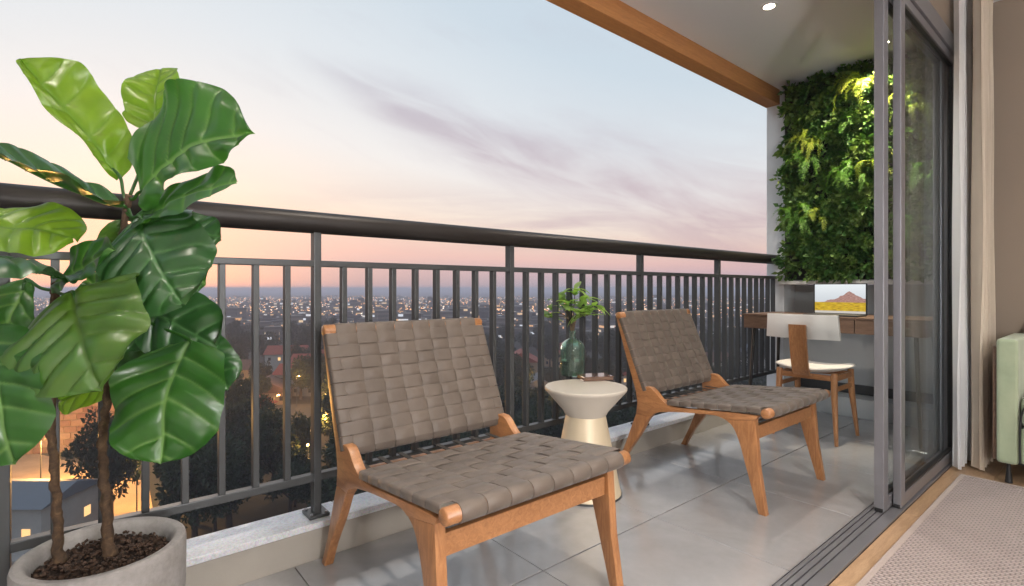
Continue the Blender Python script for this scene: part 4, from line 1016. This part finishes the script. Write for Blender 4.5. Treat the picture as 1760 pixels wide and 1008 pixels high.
# houses with red and brown roofs
rh_ = random.Random(4); hs = [(462, 690, 11, 'red roofed house lit orange, seen between the railing bars left of the near chair'), (405, 668, 9, None), (520, 676, 9, None), (420, 720, 9, None), (545, 655, 10, None), (605, 668, 10, None), (895, 650, 11, None), (930, 680, 10, None), (1010, 690, 9, None), (1040, 660, 10, None),
     (1220, 650, 10, None), (1280, 630, 10, None), (660, 640, 10, None), (760, 650, 10, None), (360, 640, 10, None), (290, 655, 11, None), (495, 635, 10, None), (700, 625, 10, None), (580, 628, 11, None), (1150, 640, 10, None), (840, 625, 10, None), (960, 628, 10, None), (1100, 622, 10, None), (130, 650, 10, None), (30, 640, 10, None)]
seen = {}
hs.sort(key=lambda q: -q[1])
for i, (u, v, w, lb) in enumerate(hs):
    p = g(u, v); rn_ = 'red' if i % 2 == 0 else rh_.choice(['brown', 'grey', 'red']); rm = M['roof_'+rn_]; kk = (rn_, where(u)); seen[kk] = seen.get(kk, 0)+1
    house((p.x, p.y), w, w*rh_.uniform(1, 1.5), rh_.choice([3.4, 6.2, 6.4]), rh_.uniform(0, 3), rm, rh_.choice([M['wallw'], M['wallb']]), lb or ('' if seen[kk] == 1 else 'farther ')+rn_+' roofed house seen '+where(u), group=None if lb else 'small houses among the trees', rs=i)
# street lamps (real lamps): pole, arm, head with a point light
def street_lamp(p, e, label, h=7.5, grp='street lamps below', col=(1, .50, .13)):
    t = thing('street_lamp', label, 'street lamp', (p[0], p[1], GZ), rt.random()*6, grp)
    tube('pole', [(0, 0, 0), (0, 0, h)], [.09, .06], M['bar'], t, 8); tube('arm', [(0, 0, h), (.6, 0, h+.35), (1.4, 0, h+.4)], .035, M['bar'], t, 6)
    box('lamp_head', (1.2, -.12, h+.30), (1.8, .12, h+.42), M['sodium'], t, .02)
    light('street_lamp_light', 'POINT', (1.5, 0, h-.1), e, col, shadow_soft_size=.3, parent=t)
street_lamp(g(70, 850), 30000, 'lit street lamp on the pale dirt road in front of the block wall', 8, None)
street_lamp(g(235, 880), 9000, 'lit street lamp on the dirt road beside the big dark tree', 8, None)
lampn = {}
for q in ((545, 790), (560, 735), (470, 745), (425, 705), (640, 715), (510, 700), (380, 690), (930, 770), (905, 700), (1055, 735), (330, 765), (980, 715), (700, 690), (1180, 690), (350, 840), (480, 800), (530, 850), (410, 780), (900, 790)):
    w_ = where(q[0]); k_ = sum(1 for x in lampn.values() if x.endswith(w_)); lampn[q] = ('lit orange street lamp ', 'farther orange street lamp ', 'farthest orange street lamp ')[min(k_, 2)]+'seen '+w_
for (u, v, e) in ((545, 790, 1500), (560, 735, 2200), (470, 745, 1300), (425, 705, 1500), (640, 715, 1500), (510, 700, 1200), (380, 690, 1300), (930, 770, 1200), (905, 700, 1300), (1055, 735, 1000), (330, 765, 500), (980, 715, 1000), (700, 690, 1500), (1180, 690, 800), (350, 840, 350), (480, 800, 700), (530, 850, 500), (410, 780, 500), (900, 790, 500)):
    street_lamp(g(u, v), e*3, lampn.get((u, v)))
# towers and blocks of the far city
def mk_block():
    t = NT('distant building with lit windows'); v = t.coord('Object'); sep = t.N.new('ShaderNodeSeparateXYZ'); t.L.new(v, sep.inputs[0]); r = t.rnd()
    f = lambda x, s: t.math('FLOOR', t.math('DIVIDE', x, s))
    cx = t.N.new('ShaderNodeCombineXYZ'); t.L.new(t.math('ADD', f(sep.outputs[0], 3.1), t.math('MULTIPLY', r, 97.0)), cx.inputs[0]); t.L.new(f(sep.outputs[1], 3.1), cx.inputs[1]); t.L.new(f(sep.outputs[2], 3.05), cx.inputs[2])
    wn = t.N.new('ShaderNodeTexWhiteNoise'); wn.noise_dimensions = '3D'; t.L.new(cx.outputs[0], wn.inputs[0])
    fr = lambda x, s: t.math('FRACT', t.math('DIVIDE', x, s))
    inz = t.math('MULTIPLY', t.math('GREATER_THAN', fr(sep.outputs[2], 3.05), .35), t.math('LESS_THAN', fr(sep.outputs[2], 3.05), .85))
    hh = t.N.new('ShaderNodeNewGeometry'); sn = t.N.new('ShaderNodeSeparateXYZ'); t.L.new(hh.outputs['Normal'], sn.inputs[0]); side = t.math('LESS_THAN', t.math('ABSOLUTE', sn.outputs[2]), .5)
    on = t.math('MULTIPLY', t.math('MULTIPLY', t.math('GREATER_THAN', wn.outputs[0], .80), inz), side)
    base = t.ramp(r, [(0, (.04, .04, .05)), (.5, (.09, .08, .075)), (1, (.16, .14, .13))])
    col = t.ramp(t.math('FRACT', t.math('MULTIPLY', wn.outputs[0], 41.0)), [(.0, (1, .45, .15)), (.5, (1, .7, .4)), (.9, (.85, .9, 1))])
    t.set(base=t.mix(t.math('MULTIPLY', t.math('MULTIPLY', inz, side), .5), base, (.03, .03, .04)), rough=.8, emit=col, estr=t.math('MULTIPLY', on, .9)); t.m.cycles.emission_sampling = 'NONE'; return t.m
mblk = mk_block()
def block_mesh(w, d, h, k):
    bm = bmesh.new(); bm_box(bm, (-w/2, -d/2, 0), (w/2, d/2, h))
    if k % 2: bm_box(bm, (-w*.2, -d*.2, h+.01), (w*.2, d*.2, h+3))
    if k % 3 == 0: bm_box(bm, (w/2+.02, -d*.3, 0), (w/2+2.5, d*.3, h*.92))
    me = bpy.data.meshes.new('building'); bm.to_mesh(me); bm.free(); me.materials.append(mblk); return me
bms = [block_mesh(w, d, h, k) for k, (w, d, h) in enumerate(((14, 12, 7), (18, 11, 9), (12, 12, 12), (22, 14, 6), (16, 16, 15), (12, 20, 8)))]
def tower(u, vbase_d, w, h, label):
    c = at(u, HOR, vbase_d); me = block_mesh(w, w*.8, h, 1); o = link('tower_block', me, None, None, (c.x, c.y, GZ)); o.rotation_euler.z = YAW+.25+(u % 7)*.09; return tag(o, label, 'tower', None)
tower(607, 560, 15, 15.5, 'leftmost of the three dark tower blocks on the skyline above the near chair'); tower(621, 590, 13, 17, 'middle one of the three dark tower blocks on the skyline above the near chair')
tower(656, 600, 15, 16, 'rightmost of the three dark tower blocks on the skyline above the near chair')
tower(1065, 640, 16, 13, 'grey tower block on the skyline behind the far chair back'); tower(48, 520, 12, 14, 'lit tower block on the skyline behind the left fig leaves')
for (u_, d_, w__, h_, lb_) in ((388, 640, 12, 11, 'tower block on the skyline in the gap right of the fig'), (452, 700, 14, 13, 'tower block on the skyline in the second gap right of the fig'), (575, 660, 11, 12, 'thin tower block on the skyline above the left corner of the near chair'),
    (740, 680, 15, 14, 'tower block on the skyline above the middle of the near chair'), (905, 720, 13, 15, 'tower block on the skyline just left of the side table'), (1125, 700, 14, 16, 'tower block on the skyline above the far chair')):
    tower(u_, d_, w__, h_*1.2, lb_)
rc_ = random.Random(12); n = 0
while n < 290:
    u = rc_.uniform(-80, 1330); d = rc_.uniform(330, 780); c = at(u, HOR, d); o = link('building', bms[rc_.randrange(6)], None, None, (c.x, c.y, GZ)); o.rotation_euler.z = rc_.random()*3
    tag(o, 'low city building with lit windows in the hazy distance', 'building', 'distant city buildings'); n += 1
def boxes_stuff(name, items, mat):
    bm = bmesh.new()
    V = []; F = []
    for (x, y, z, w, d, h, a) in items:
        ca, sa = math.cos(a), math.sin(a); i0 = len(V)
        for dz in (0, h):
            for dx, dy in ((-w/2, -d/2), (w/2, -d/2), (w/2, d/2), (-w/2, d/2)): V.append((x+dx*ca-dy*sa, y+dx*sa+dy*ca, z+dz))
        F += [tuple(i0+j for j in f) for f in ((0, 1, 5, 4), (1, 2, 6, 5), (2, 3, 7, 6), (3, 0, 4, 7), (4, 5, 6, 7))]
    bm.free(); me = bpy.data.meshes.new(name); me.from_pydata(V, [], F); return tag(link(name, me, None, mat), kind='stuff')
it = []
for k in range(3800):
    u = rc_.uniform(-160, 1400); d = 520+1000*rc_.random(); c = at(u, HOR, d); it.append((c.x, c.y, GZ, rc_.uniform(6, 16), rc_.uniform(6, 16), rc_.choice([3, 4, 5, 5, 6, 7, 8, 11]), rc_.random()*3))
for k in range(420):
    u = rc_.uniform(-160, 1400); d = rc_.uniform(300, 520); c = at(u, HOR, d); it.append((c.x, c.y, GZ, rc_.uniform(7, 14), rc_.uniform(7, 14), rc_.choice([4, 6, 7, 8]), rc_.random()*3))
o = boxes_stuff('far_city', it, mblk); o['label'] = 'sprawl of low buildings with scattered lights reaching the horizon'; o['category'] = 'city'
for nm, col, stg, cnt, sd_ in (('city_lights', (1, .50, .22), 3.2, 2600, 1), ('white_city_lights', (1, .82, .70), 2.6, 1300, 2)):
    it = []
    for k in range(cnt):
        u = rc_.uniform(-160, 1400); d = 430+620*rc_.random()**1.2; c = at(u, HOR, d); s = rc_.uniform(.35, .9)*(.5+d/1100)
        it.append((c.x, c.y, GZ+rc_.uniform(5, 14), s, s, s*.8, rc_.random()))
    o = boxes_stuff(nm, it, emis(nm, col, stg, False)); o['label'] = 'scattered warm lights over the distant city' if sd_ == 1 else 'scattered white lights over the distant city'; o['category'] = 'lights'
# distant woods
rn = np.random.RandomState(77)
V = []
cs_ = []
for k in range(230):
    u = rc_.uniform(-100, 1400); d = rc_.uniform(240, 420) if k < 170 else rc_.uniform(420, 900); c = at(u, HOR, d); cs_.append((c.x, c.y, GZ+2.5, rc_.uniform(3.5, 6)))
cs_ = np.array(cs_)
def smw(n):
    i = rn.randint(0, len(cs_), n); q = rn.normal(size=(n, 3)); q /= np.linalg.norm(q, axis=1)[:, None]; q[:, 2] = np.abs(q[:, 2])
    return cs_[i, :3]+q*(cs_[i, 3]*rn.uniform(.7, 1.05, n))[:, None], q+rn.normal(0, .5, (n, 3))
o = leaf_cloud(90000, smw, 1.2, 'distant_woods', M['fol_far'], None); o['label'] = 'dark belt of distant trees below the city skyline'; o['category'] = 'woods'
# ------------------------------------------------------------------ haze
hz = box('haze', (-5200, -5200, GZ-1), (5200, 5200, 5.0), None); tag(hz, kind='stuff'); hz['label'] = 'pale dusk haze over the city'; hz['category'] = 'haze'
hm = bpy.data.materials.new('dusk haze'); hm.use_nodes = True; nt = hm.node_tree; nt.nodes.clear()
pv = nt.nodes.new('ShaderNodeVolumePrincipled'); pv.inputs['Color'].default_value = (.76, .78, .92, 1); pv.inputs['Density'].default_value = .00072; pv.inputs['Anisotropy'].default_value = .2
om = nt.nodes.new('ShaderNodeOutputMaterial'); nt.links.new(pv.outputs[0], om.inputs['Volume']); hz.data.materials.append(hm)
